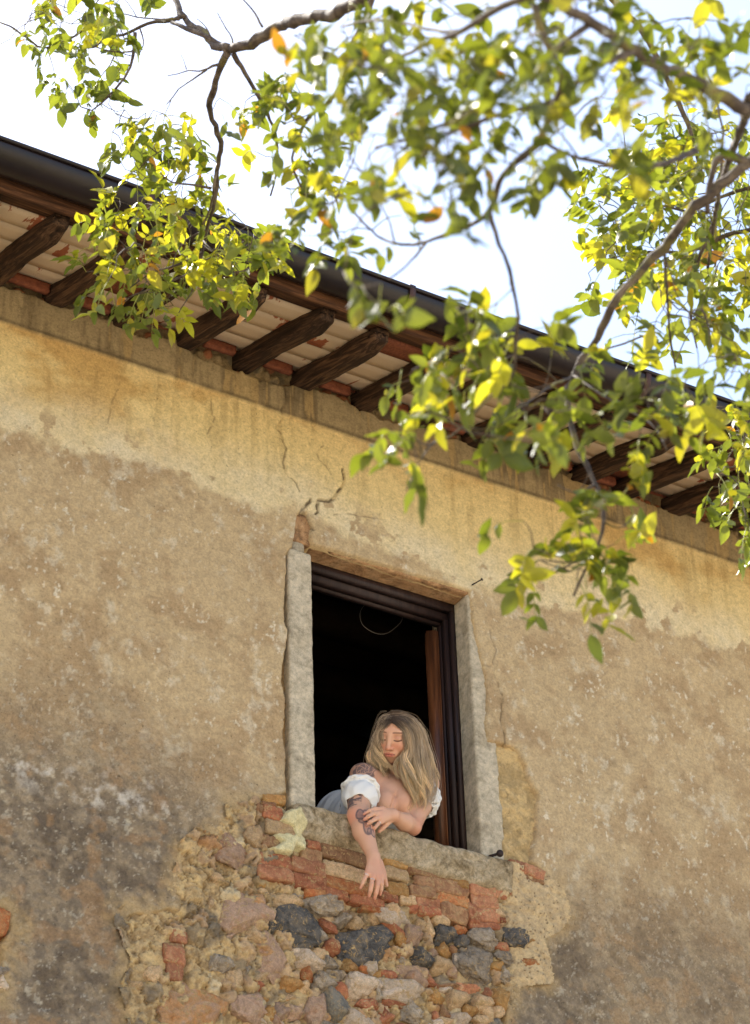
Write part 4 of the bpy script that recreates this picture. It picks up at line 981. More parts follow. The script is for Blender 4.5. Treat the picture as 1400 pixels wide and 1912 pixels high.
# tattoos: flat ink in the skin, shapes laid out along each arm
def arm_uv(a, b):
    e = unit(b - a); t = (V - a) @ e / np.linalg.norm(b - a); rel = V - a - ((V - a) @ e)[:, None] * e
    side = unit(np.cross(e, [0, -1, 0])); fr_ = np.cross(side, e)
    L_ = np.linalg.norm(rel, axis=1); return t, rel @ side, np.where(rel @ np.array([0, -1.0, 0]) > -0.01, 1, 0), L_
ink = np.zeros(len(V))
def ring(u, v, u0, v0, ru, rv, th, m, fill=0.0):
    q = np.hypot((u - u0) / ru, (v - v0) / rv); return np.maximum(m * sstep(th, th * 0.4, np.abs(q - 1)), m * fill * (q < 1))
LF = np.linalg.norm(WRR - ELR); t, sdv, frn, L_ = arm_uv(ELR, WRR); m = frn * (L_ < 0.055) * (t > -0.3) * (t < 1.02)
u = t * LF; m = m * 1.0
pxv = proj(V)
sgn = 1.0 if np.corrcoef(sdv[m > 0], pxv[m > 0, 0])[0, 1] > 0 else -1.0; w_ = sdv * sgn
ink = np.maximum(ink, ring(u, w_, 0.034, -0.016, 0.025, 0.015, 0.26, m, 0.6)); ink = np.maximum(ink, ring(u, w_, 0.066, -0.020, 0.016, 0.010, 0.4, m, 0.6))
ink = np.maximum(ink, ring(u, w_, 0.026, 0.012, 0.018, 0.016, 0.22, m)); ink = np.maximum(ink, ring(u, w_, 0.028, 0.010, 0.003, 0.004, 1.0, m, 1.0)); ink = np.maximum(ink, ring(u, w_, 0.062, 0.026, 0.032, 0.012, 0.35, m, 0.55))
ink = np.maximum(ink, ring(u, w_, 0.104, -0.010, 0.030, 0.013, 0.32, m, 0.55)); ink = np.maximum(ink, ring(u, w_, 0.122, -0.004, 0.012, 0.008, 0.5, m, 0.5))
ink = np.maximum(ink, ring(u, w_, 0.128, 0.012, 0.016, 0.009, 0.4, m, 0.45)); ink = ink * (0.62 + 0.5 * fbm(u * 170, w_ * 170, None, 8, 3)); UA = np.linalg.norm(ELR - SHR); t, sdv, frn, L_ = arm_uv(SHR, ELR); u = t * UA; w_ = sdv * sgn; m = frn * (L_ < 0.07)
sq = fbm(u * 90, w_ * 90, None, 5, 3, 0.5)
ink = np.maximum(ink, m * (u > UA * 0.62) * (u < UA * 0.96) * sstep(-0.010, -0.022, w_) * sstep(0.44, 0.54, sq) * 0.95)
# large flower on the shoulder
t_sh = (np.linalg.norm(V - SHR, axis=1) < 0.085) & (V[:, 1] < SHR[1] + 0.05)
px_, py_ = pxv[:, 0] - 681, pxv[:, 1] - 1438; rr = np.hypot(px_ / 22, py_ / 22); an = np.arctan2(py_, px_)
pet = np.abs(np.sin(an * 3.5 + rr * 4)); ins_ = t_sh * sstep(1.0, 0.9, rr + 0.16 * np.sin(an * 6)) * (pxv[:, 0] < 704)
ink = np.maximum(ink, ins_ * np.where((pet < 0.22) | (np.abs(np.sin(rr * 9 + an)) < 0.2), 0.15, 0.85))
skin = mixc(skin, lin(58, 58, 68), 0.88 * ink)
def skin_build(nt, b, out):
    nt.links.new(attr(nt), b.inputs['Base Color']); b.inputs['Roughness'].default_value = 0.45; b.inputs['Specular IOR Level'].default_value = 0.35
    b.inputs['Subsurface Weight'].default_value = 0.12; b.inputs['Subsurface Radius'].default_value = (0.012, 0.005, 0.003); b.inputs['Subsurface Scale'].default_value = 1.0
    tc = N(nt, 'TexCoord').outputs['Object']; bump(nt, b, noise_n(nt, 420, 4, tc, 0.7), 0.25, 0.0012)
M_skin = mat('skin', skin_build)
woman = empty('person', tuple(PEL), 'woman with long wavy blonde hair and white blouse leaning out of the window', 'person')
body = link('body', mesh_np('body', V, Fq, skin, True, [M_skin]), woman)

# ---- blouse: two puffed off-shoulder sleeves and the bodice, cloth with soft gathers
def blouse_field():
    G = Field([4.60, -0.16, 6.30], [5.42, 0.66, 7.02], 0.0032)
    def band(a, b, ra, rb, t0, t1, nf, amp, ph, k=0.006):
        a = np.array(a); b = np.array(b); e = b - a; L = np.linalg.norm(e); e = e / L; s1 = unit(np.cross(e, [0.3, -1, 0.2])); s2 = np.cross(e, s1)
        def fn(X, Y, Z):
            r = [X - a[0], Y - a[1], Z - a[2]]; t = (r[0] * e[0] + r[1] * e[1] + r[2] * e[2]); u = t / L
            x = r[0] * s1[0] + r[1] * s1[1] + r[2] * s1[2]; y = r[0] * s2[0] + r[1] * s2[1] + r[2] * s2[2]
            an = np.arctan2(y, x); uu = np.clip((u - t0) / (t1 - t0), 0, 1)
            rad = ra + (rb - ra) * uu + 0.016 * np.sin(np.pi * uu) + amp * np.sin(an * nf + ph + 5 * uu + 1.5 * np.sin(an * 2)) * (0.4 + 0.6 * uu) + 0.4 * amp * np.sin(an * (nf * 2 + 1) - 9 * uu)
            q = np.hypot(x, y); d = np.abs(q - rad) - 0.0030
            return np.maximum(d * 0.75, np.maximum(t0 - u, u - t1) * L + 0.002 * np.sin(an * 5))
        R_ = max(ra, rb) + 0.04; p0 = a + e * L * t0; p1 = a + e * L * t1
        G.union(fn, np.minimum(p0, p1) - R_, np.maximum(p0, p1) + R_, k)
    band(SHR, ELR, 0.055, 0.049, 0.40, 0.74, 4, 0.0030, 0.4)
    band(SHR, ELR, 0.062, 0.062, 0.36, 0.46, 6, 0.0045, 2.0)
    band(SHL, ELL, 0.050, 0.058, 0.12, 0.40, 6, 0.0050, 1.1)
    band(SHL, ELL, 0.060, 0.050, 0.36, 0.54, 7, 0.0065, 0.2)
    # bodice: thick skin around the torso, open above a neckline that runs under the collar bones
    def torso(X, Y, Z):
        def cp(a, b, ra, rb):
            e = b - a; L = e @ e; t = np.clip(((X - a[0]) * e[0] + (Y - a[1]) * e[1] + (Z - a[2]) * e[2]) / L, 0, 1)
            return np.sqrt((X - a[0] - e[0] * t) ** 2 + (Y - a[1] - e[1] * t) ** 2 + (Z - a[2] - e[2] * t) ** 2) - (ra + (rb - ra) * t)
        def sm(p, q, k):
            h = np.clip(0.5 + 0.5 * (p - q) / k, 0, 1); return p * (1 - h) + q * h - k * h * (1 - h)
        d = sm(cp(PEL, BEL, 0.127, 0.106), cp(BEL, CH, 0.106, 0.098), 0.04); d = sm(d, cp(CH - bl * 0.045, CH + bl * 0.04, 0.092, 0.090), 0.03)
        for c, r in ((W(717, 1501, 0.062), 0.056), (W(751, 1502, 0.048), 0.057)): d = sm(d, np.sqrt((X - c[0]) ** 2 + (Y - c[1]) ** 2 + (Z - c[2]) ** 2) - r, 0.02)
        w = 0.0035 * np.sin(Y * 95 + Z * 40 + 2 * np.sin(X * 20)) + 0.002 * np.sin(Y * 210 + Z * 60 + X * 30)
        d = np.abs(d + w) - 0.003
        nk = W(735, 1522, 0.0)[2]; line = nk + 0.22 * np.abs(X - CH[0]) + 1.5 * np.clip(Y - 0.08, 0, 1)
        return np.maximum(d, Z - line)
    G.union(torso, [4.62, -0.08, 6.32], [5.30, 0.60, 6.92], 0.004)
    return G.mesh()
Vb, Fb = blouse_field(); Vb = relax(Vb, Fb, 1, 0.4)
def cloth_build(nt, b, out):
    tc = N(nt, 'TexCoord').outputs['Object']; n = noise_n(nt, 160, 3, tc, 0.6); w = N(nt, 'TexWave'); w.inputs['Scale'].default_value = 60; w.inputs['Distortion'].default_value = 3
    nt.links.new(tc, w.inputs['Vector']); b.inputs['Base Color'].default_value = (*lin(224, 221, 217), 1); b.inputs['Roughness'].default_value = 0.85; b.inputs['Specular IOR Level'].default_value = 0.2
    bump(nt, b, mix(nt, 0.5, n, w.outputs['Fac']), 0.35, 0.002)
M_cloth = mat('white_muslin', cloth_build)
link('blouse', mesh_np('blouse', Vb, Fb, None, True, [M_cloth]), woman)

# ---- hair: a cap over the skull and a thousand wavy locks falling to the chest
def hair_build(nt, b, out):
    nt.links.new(attr(nt), b.inputs['Base Color']); b.inputs['Roughness'].default_value = 0.5; b.inputs['Specular IOR Level'].default_value = 0.35
M_hair = mat('hair', hair_build)
PXM = 466.0
def gp(pts): return np.array([[(x - 738) / PXM, -(y - 1370) / PXM, z + 0.62 * max(0, (y - 1405) / PXM)] for x, y, z in pts])
# guide locks in the untipped head frame: picture x, picture y, nearness in metres
GR_ = [gp([(731,1343,.060),(741,1346,.075),(755,1360,.076),(761,1382,.070),(760,1404,.062),(749,1420,.060),(748,1440,.062),(756,1462,.060)]),
       gp([(731,1341,.055),(749,1345,.070),(762,1362,.070),(765,1392,.066),(758,1418,.066),(760,1445,.068),(764,1470,.066),(770,1492,.062)]),
       gp([(732,1339,.045),(755,1343,.055),(769,1363,.056),(775,1392,.058),(770,1425,.066),(772,1455,.070),(776,1485,.070),(774,1508,.066)]),
       gp([(734,1338,.030),(760,1342,.030),(777,1364,.030),(787,1395,.040),(785,1430,.050),(786,1460,.058),(790,1485,.058),(784,1507,.056)]),
       gp([(736,1337,.010),(763,1341,.005),(783,1363,.000),(793,1396,.010),(798,1430,.026),(801,1460,.040),(798,1484,.044),(792,1500,.042)]),
       gp([(738,1337,-.02),(764,1340,-.03),(787,1363,-.03),(798,1396,-.02),(808,1430,.000),(810,1455,.018),(808,1475,.028),(802,1490,.030)])]
GL_ = [gp([(729,1339,.060),(722,1346,.072),(712,1362,.068),(708,1382,.062),(709,1402,.060),(715,1416,.062),(724,1427,.064),(731,1440,.064)]),
       gp([(729,1341,.050),(718,1346,.058),(705,1362,.054),(701,1384,.048),(702,1402,.052),(705,1416,.056),(711,1428,.058),(714,1450,.060)]),
       gp([(729,1339,.030),(716,1343,.034),(707,1363,.028),(702,1385,.026),(695,1404,.030),(693,1418,.036),(694,1426,.038),(698,1446,.042)]),
       gp([(730,1337,.000),(716,1341,.000),(708,1361,-.004),(703,1383,-.004),(696,1402,.004),(694,1412,.010),(696,1420,.014),(699,1440,.022)])]
hb = Buf()
c_root, c_mid, c_tip = lin(92, 76, 66), lin(206, 180, 150), lin(240, 206, 156)
def locks(G, n, spread, rmin, rmax, seed, ncl):
    r = np.random.default_rng(seed); K = 22; Gs = [smooth_path(g, K) for g in G]
    cl = [(r.random() * (len(G) - 1.001), r.normal(size=3) * spread * 1.3, r.random() * 6.28, r.uniform(9, 14), r.uniform(0.009, 0.021), r.random(), r.uniform(0.80, 1.0), r.uniform(0.45, 1.35)) for _ in range(ncl)]
    for i in range(n):
        u, off, ph, fq, amp, layer, L, cb_ = cl[r.integers(0, ncl)]
        u = float(np.clip(u + r.normal() * 0.10, 0, len(G) - 1.001)); j = int(u); f = u - j
        p = Gs[j] * (1 - f) + Gs[j + 1] * f; t = np.linspace(0, 1, K)
        keep = max(8, int(K * min(1, L * r.uniform(0.94, 1.04))))
        p = p + off * (0.25 + 0.9 * t[:, None]) + (r.normal(size=3) * 0.0046) * (1 - 0.6 * t[:, None])
        p[:, 2] -= 0.020 * layer
        wv = amp * sstep(0.22, 0.6, t); ph = ph + r.normal() * 0.22
        p[:, 0] += wv * np.sin(t * fq + ph); p[:, 2] += wv * 0.8 * np.cos(t * fq + ph); p[:, 1] += 0.003 * np.sin(t * 19 + ph)
        p = p[:keep]; tt = np.linspace(0, 1, keep)
        rad = r.uniform(rmin, rmax) * (1 - 0.75 * tt ** 3) * (0.6 + 0.4 * sstep(0, 0.15, tt))
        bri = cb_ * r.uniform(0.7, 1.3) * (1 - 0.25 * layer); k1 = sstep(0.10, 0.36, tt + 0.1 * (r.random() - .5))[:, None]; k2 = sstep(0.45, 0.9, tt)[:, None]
        c = (c_root * (1 - k1) + c_mid * k1) * (1 - k2) + c_tip * k2
        tube(hb, HC + p @ R.T, rad, 4, c * bri, cap=False)
locks(GR_, 1250, 0.0060, 0.0008, 0.0016, 11, 64); locks(GL_, 480, 0.0045, 0.0008, 0.0015, 12, 26)
for G, sgnx in ((GR_, 1), (GL_, -1)):                        # loose flyaway hairs
    r = np.random.default_rng(31); 
    for i in range(110):
        g = smooth_path(G[-1 - (i % 2)], 14) + r.normal(size=3) * 0.010; g[:, 0] += sgnx * 0.010 * np.linspace(0, 1, 14) * r.random(); g += r.normal(size=(14, 3)) * 0.001
        tube(hb, HC + g @ R.T, 0.0004, 3, c_mid * 0.9, cap=False)
hair = link('hair', hb.mesh('hair', [M_hair]), woman)
Hf = Field(HC - 0.17, HC + 0.17, 0.004)
Hf.ell(hw(0, 0.014, -0.020), HR, (0.076, 0.079, 0.088), 0.01)
Hf.cap(hw(0.02, 0.0, -0.05), cw(0.05, -0.12, -0.02), 0.070, 0.055, 0.02); Hf.cap(hw(-0.03, 0.0, -0.04), cw(-0.045, -0.075, -0.02), 0.050, 0.030, 0.02)
Hf.ell(hw(0.0, -0.022, 0.075), HR, (0.056, 0.080, 0.075), 0.006, cut=True)
Hf.cap(hw(0, -0.1, 0.05), hw(0, -0.2, 0.05), 0.05, 0.06, 0.01, cut=True)
vh, fh = Hf.mesh(); vh = relax(vh, fh, 2); 
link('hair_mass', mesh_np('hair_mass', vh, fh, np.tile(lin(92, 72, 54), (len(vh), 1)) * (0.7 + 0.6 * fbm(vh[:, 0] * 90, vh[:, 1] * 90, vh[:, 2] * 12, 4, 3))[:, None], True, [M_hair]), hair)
# ---- jewellery
M_silver = simple('silver', (0.75, 0.74, 0.72), 0.25, 0.5, 1.0)
def ringo(c, ax, rad, th=0.0016):
    ax = unit(ax); s1 = unit(np.cross(ax, [0.2, 0.9, 0.3])); s2 = np.cross(ax, s1); a = np.linspace(0, 2 * math.pi, 19)
    q = Buf(); tube(q, [c + rad * (math.cos(t) * s1 + math.sin(t) * s2) for t in a], th, 6, cap=False); return q
for p0, p1, f, r_ in ((KL[3], TL[3][0], 0.55, 0.0092), (KR[2], TR[2][0], 0.45, 0.0100), (KR[3], TR[3][0], 0.30, 0.0092)):
    link('ring', ringo(p0 * (1 - f) + p1 * f, p1 - p0, r_).mesh('ring', [M_silver]), woman)
nb = Buf(); tube(nb, smooth_path([cw(-0.012, -0.165, 0.050), cw(0.010, -0.192, 0.072), cw(0.030, -0.205, 0.080), cw(0.046, -0.190, 0.070)], 16), 0.0007, 4)
pc = cw(0.028, -0.188, 0.083); tube(nb, [pc, pc + [0, 0, -0.006]], 0.0028, 6)
link('necklace', nb.mesh('necklace', [M_silver]), woman)
# ================================================================== the walnut tree
# the trunk stands in the yard to the right, its limbs hang between the viewer and the house
def bark_build(nt, b, out):
    v, r = objvec(nt); n = noise_n(nt, 18, 6, v, 0.7, 0.5); n2 = noise_n(nt, 5, 4, v)
    c = ramp(nt, n, [(0.3, lin(50, 40, 34)), (0.5, lin(84, 72, 62)), (0.7, lin(124, 110, 94))])
    c = mix(nt, ramp(nt, n2, [(0.55, 0.0), (0.65, 0.6)]), c, lin(140, 128, 62))
    nt.links.new(c, b.inputs['Base Color']); b.inputs['Roughness'].default_value = 0.8; bump(nt, b, n, 0.6, 0.006)
M_bark = mat('walnut_bark', bark_build)
def leaf_build(use_attr):
    def bld(nt, b, out):
        if use_attr: c = attr(nt)
        else: c = N(nt, 'ObjectInfo').outputs['Color']
        tc = N(nt, 'TexCoord').outputs['Object']; n = noise_n(nt, 45, 4, tc, 0.6)
        c = mix(nt, 0.5, c, ramp(nt, n, [(0.3, 0.75), (0.7, 1.2)]), 'MULTIPLY')
        nt.links.new(c, b.inputs['Base Color']); b.inputs['Roughness'].default_value = 0.38; b.inputs['Specular IOR Level'].default_value = 0.45
        tr = N(nt, 'BsdfTranslucent'); t2 = mix(nt, 1.0, c, (1.55, 1.52, 0.42), 'MULTIPLY'); nt.links.new(t2, tr.inputs['Color'])
        ms = N(nt, 'MixShader'); ms.inputs[0].default_value = 0.50
        nt.links.new(b.outputs[0], ms.inputs[1]); nt.links.new(tr.outputs[0], ms.inputs[2]); nt.links.new(ms.outputs[0], out.inputs[0])
    return bld
M_leaf = mat('leaf_green', leaf_build(False)); M_leafs = mat('leaf_green_many', leaf_build(True))
tree = empty('walnut_tree', (7.6, -5.0, 0.0), 'walnut tree with green and yellowing leaves hanging in front of the roof', 'tree')
tr_rng = np.random.default_rng(21)
nodes = []                                                   # skeleton points that twigs can grow from
def branch(pts, r0, r1, name='branch', wig=0.0, k=9, n=None):
    """pts: (px, py, distance) along the branch"""
    P3 = np.array([T(x, y, d) for x, y, d in pts]) if not isinstance(pts, np.ndarray) else pts
    L = np.linalg.norm(np.diff(P3, axis=0), axis=1).sum(); n = n or max(8, int(L / 0.035)); q = smooth_path(P3, n)
    u = np.linspace(0, 1, n); w = r0 + (r1 - r0) * u
    q = q + (tr_rng.normal(size=q.shape) * (w * 0.22)[:, None])
    bf = Buf(); ww = w * (1 + 0.12 * np.sin(u * n * 0.9 + 1) * (tr_rng.random(n) > .4)); tube(bf, q, ww, k, rough=0.18)
    o = link(name, bf.mesh(name, [M_bark]), tree); nodes.extend(q[::2]); return q
# trunk and main limbs outside the picture
trunk = smooth_path(np.array([[7.6, -5.0, -0.1], [7.55, -5.0, 1.2], [7.4, -4.9, 2.6], [7.2, -4.7, 3.9]]), 26)
tb = Buf(); tube(tb, trunk, 0.24 - 0.09 * np.linspace(0, 1, 26) + 0.10 * np.exp(-np.linspace(0, 1, 26) * 14), 18, rough=0.08)
link('trunk', tb.mesh('trunk', [M_bark]), tree)
top = trunk[-1]
def limb(p, r0, r1): p = np.array(p, float); return branch(p, r0, r1, 'limb', k=12, n=40)
n_before = len(nodes)
e1 = T(1470, 150, 6.3); e2 = T(1480, 235, 7.0); e3 = T(1420, -60, 8.4); e4 = T(1460, 420, 8.6); e5 = T(700, -25, 7.7)
limb([top, top * .5 + e1 * .5 + [0.25, 0, 0.1], e1], 0.11, 0.019); limb([top, top * .5 + e2 * .5 + [0.3, 0.1, 0], e2], 0.10, 0.017)
limb([top, top * .6 + e4 * .4 + [0.45, 0.2, 0.0], e4], 0.10, 0.026)
limb([top, top * .5 + e3 * .5 + [0.5, 0.1, 0.3], e3], 0.12, 0.035); limb([e3, e3 * .5 + e5 * .5 + [0, 0, 0.25], e5], 0.035, 0.021)
nodes.clear()
b = branch
b([(700,-25,7.7),(640,20,7.9),(575,35,8.1),(520,50,8.3),(478,76,8.4),(430,92,8.5)], .021, .017)
b([(430,92,8.5),(400,84,8.6),(378,62,8.7),(352,42,8.8),(335,18,8.9),(322,-15,9.0)], .014, .010)
b([(425,95,8.5),(408,82,8.6),(380,66,8.65),(352,55,8.7),(322,42,8.8)], .010, .007)
b([(345,30,8.8),(318,38,8.9),(290,42,9.0),(262,50,9.0),(230,66,9.1),(200,66,9.1),(170,50,9.1),(130,72,9.2),(82,90,9.2),(50,70,9.2),(20,50,9.3),(0,42,9.3)], .007, .003)
b([(335,35,8.8),(300,36,8.9),(262,33,9.0),(232,26,9.0)], .005, .002)
b([(253,60,9.0),(250,95,9.0),(243,128,9.0),(222,158,9.0),(195,188,9.1),(172,206,9.1),(150,200,9.1)], .006, .0025)
b([(200,66,9.1),(178,88,9.1),(140,88,9.2),(110,86,9.2)], .004, .002); b([(250,95,9.0),(225,98,9.1),(190,92,9.1),(160,80,9.1)], .004, .002)
b([(262,55,9.0),(268,80,9.0),(262,98,9.0)], .003, .0015)
b([(425,98,8.5),(412,125,8.6),(398,165,8.7),(390,200,8.8),(404,238,8.9),(412,272,9.0),(406,312,9.1),(404,345,9.2),(398,385,9.2),(386,430,9.3),(378,470,9.3),(370,510,9.3),(358,545,9.3)], .0135, .004)
b([(436,102,8.5),(458,138,8.6),(482,178,8.7),(500,215,8.8),(514,252,8.9),(517,290,9.0),(515,325,9.0),(505,366,9.0)], .0085, .0035)
b([(418,118,8.6),(395,125,8.6),(372,133,8.7),(345,132,8.7),(328,140,8.7),(312,142,8.7)], .005, .0015); b([(385,130,8.6),(358,150,8.7),(332,168,8.7),(322,182,8.7),(310,196,8.7)], .004, .0015)
b([(348,130,8.7),(343,114,8.7),(338,102,8.7)], .002, .001); b([(436,96,8.5),(433,72,8.5),(420,50,8.5),(406,24,8.5)], .0035, .0015); b([(490,52,8.3),(478,28,8.3),(462,8,8.3),(448,-8,8.3)], .004, .002); b([(395,72,8.6),(382,48,8.6),(366,34,8.6)], .003, .0012)
b([(404,320,9.1),(400,350,9.1),(392,390,9.2),(378,420,9.2)], .005, .003); b([(395,352,9.1),(365,346,9.1),(335,343,9.1),(315,338,9.1),(298,322,9.1)], .005, .002)
b([(380,470,9.3),(350,488,9.3),(315,500,9.3),(280,512,9.3),(240,540,9.3)], .0055, .002); b([(385,430,9.3),(352,445,9.3),(330,470,9.3),(322,500,9.3)], .004, .002); b([(372,505,9.3),(330,520,9.3),(285,538,9.3),(240,556,9.3),(215,580,9.3)], .0045, .0018)
b([(378,460,9.3),(410,478,9.2),(440,500,9.2),(462,530,9.2)], .004, .0018); b([(362,540,9.3),(345,565,9.3),(330,590,9.3)], .003, .0015); b([(380,450,9.3),(400,470,9.2),(430,480,9.2),(470,490,9.2)], .003, .0015)
b([(660,395,6.6),(690,428,6.6),(722,450,6.5),(760,457,6.4),(795,452,6.3),(840,434,6.2),(885,418,6.1),(915,392,6.0),(930,340,5.9),(965,300,5.8),(1005,268,5.7),(1030,215,5.7)], .0025, .009)
b([(795,455,6.3),(770,485,6.3),(745,508,6.3),(725,522,6.3)], .0035, .002)
b([(914,392,6.0),(922,430,6.05),(938,470,6.1),(952,510,6.2),(960,550,6.3),(968,590,6.3),(962,650,6.4),(955,705,6.5),(905,750,6.5),(850,810,6.5),(815,822,6.5)], .0055, .003)
b([(1470,150,6.3),(1400,205,6.2),(1330,168,6.1),(1260,138,6.0),(1185,95,5.9),(1110,45,5.8),(1040,5,5.7),(980,-20,5.6)], .018, .010)
b([(1480,235,7.0),(1400,305,7.0),(1340,350,7.0),(1285,400,7.0),(1245,455,7.1),(1195,505,7.1),(1150,560,7.1),(1108,640,7.2),(1068,705,7.2),(1060,760,7.1),(1080,840,7.0),(1112,905,6.9),(1127,975,6.8),(1108,1035,6.8),(1083,1085,6.8),(1070,1112,6.8)], .016, .0035)
b([(1400,305,7.0),(1345,290,7.0),(1325,345,7.0),(1320,400,7.0)], .012, .006)
b([(1400,180,6.2),(1385,235,6.6),(1360,300,7.2),(1345,345,7.6),(1332,420,8.2),(1322,500,8.6)], .012, .005)
b([(1325,255,6.8),(1290,285,6.6),(1240,305,6.4),(1180,315,6.2),(1110,302,6.1),(1050,285,6.0),(1010,262,5.9)], .009, .004)
b([(1030,215,5.7),(1050,150,5.6),(1035,110,5.6),(1010,60,5.6),(1000,10,5.6)], .009, .008)
b([(1185,95,5.9),(1120,120,5.8),(1060,170,5.7),(1000,200,5.7),(930,215,5.6),(880,235,5.6),(820,255,5.7),(760,262,5.8),(700,275,5.9)], .008, .003)
b([(1100,45,5.8),(1040,90,5.7),(980,150,5.6),(900,195,5.6),(850,225,5.6),(790,245,5.6)], .007, .004)
b([(1000,-10,5.6),(940,10,5.7),(860,60,5.8),(790,85,5.9),(740,110,6.0),(700,120,6.0)], .009, .004); b([(860,60,5.8),(800,55,6.0),(740,40,6.2),(680,40,6.4),(640,50,6.5)], .005, .003)
b([(700,-25,7.7),(680,40,7.7),(650,95,7.7),(640,150,7.8),(610,195,7.8),(580,215,7.9),(560,250,8.0),(545,300,8.0),(560,345,8.0),(580,380,8.0)], .009, .0028)
b([(620,190,7.8),(590,208,7.8),(560,220,7.9),(530,232,7.9)], .003, .0015); b([(640,150,7.8),(658,172,7.8),(668,180,7.8)], .002, .001)
b([(1120,-20,8.8),(1200,60,8.9),(1260,180,9.0),(1290,250,9.0),(1310,330,9.0)], .012, .006); b([(1460,420,8.6),(1390,430,8.7),(1330,450,8.8),(1280,470,8.9),(1220,470,9.0),(1150,480,9.0)], .010, .003)
b([(1330,420,8.5),(1300,500,8.6),(1290,580,8.6),(1300,650,8.6)], .006, .003); b([(1240,460,7.1),(1245,540,7.6),(1250,620,8.0),(1262,690,8.2)], .005, .003)
b([(1460,330,8.7),(1400,350,8.8),(1340,370,8.9),(1290,395,9.0),(1240,385,9.0),(1180,380,9.0)], .008, .003)
b([(1460,640,8.8),(1420,700,8.9),(1395,780,9.0),(1385,860,9.0)], .006, .003); b([(1068,705,7.2),(1030,720,7.0),(990,748,6.8),(955,770,6.6)], .004, .002); b([(1070,700,7.2),(1120,735,7.0),(1180,770,6.9),(1225,800,6.8),(1245,840,6.7)], .004, .002)
b([(1127,975,6.8),(1160,985,6.8),(1185,960,6.8)], .003, .0015); b([(1112,905,6.9),(1075,920,6.8),(1040,905,6.8)], .003, .0015); b([(1105,1040,6.8),(1060,1050,6.7),(1010,1045,6.7)], .003, .0015)
b([(815,822,6.5),(790,850,6.3),(770,890,6.0),(760,915,5.9)], .0025, .0015)
# --- leaflets
def leaflet_mesh(k):
    r = np.random.default_rng(40 + k); n = 7; V_ = []; F_ = []
    fold = r.uniform(0.10, 0.45); bend = r.uniform(-0.1, 0.35); tw = r.uniform(-0.3, 0.3); wd = r.uniform(0.40, 0.54) / 2
    for i in range(n + 1):
        t = i / n; w = wd * (math.sin(math.pi * min(1, t ** 0.82)) ** 0.85 if 0 < t < 1 else 0.0) * (1.0 if t < 0.7 else 1 - 0.28 * (t - 0.7) / 0.3)
        z = -bend * t * t; x = 0.03 * math.sin(t * 3 + k); a = tw * t
        for s_ in (-1, 0, 1):
            if s_ and w == 0: continue
            yy_ = x + s_ * w * math.cos(a) * (1 + 0.05 * math.sin(9 * t + s_)); zz = z + (w * fold if s_ else 0) + s_ * w * math.sin(a) + (0.02 * math.sin(14 * t + s_ + k) if s_ else 0)
            V_.append((t, yy_, zz))
    idx = [[0]] + [[1 + 3 * (i - 1) + j for j in range(3)] for i in range(1, n)] + [[1 + 3 * (n - 1)]]
    a = idx[1]; F_ += [(0, a[0], a[1]), (0, a[1], a[2])]
    for i in range(1, n - 1):
        p, q = idx[i], idx[i + 1]; F_ += [(p[0], q[0], q[1], p[1]), (p[1], q[1], q[2], p[2])]
    p = idx[n - 1]; l = idx[n][0]; F_ += [(p[0], l, p[1]), (p[1], l, p[2])]
    return np.array(V_), F_
LM = [leaflet_mesh(k) for k in range(8)]
LME = [mesh_np('leaf', v, f, None, True, [M_leaf]) for v, f in LM]
NK = None
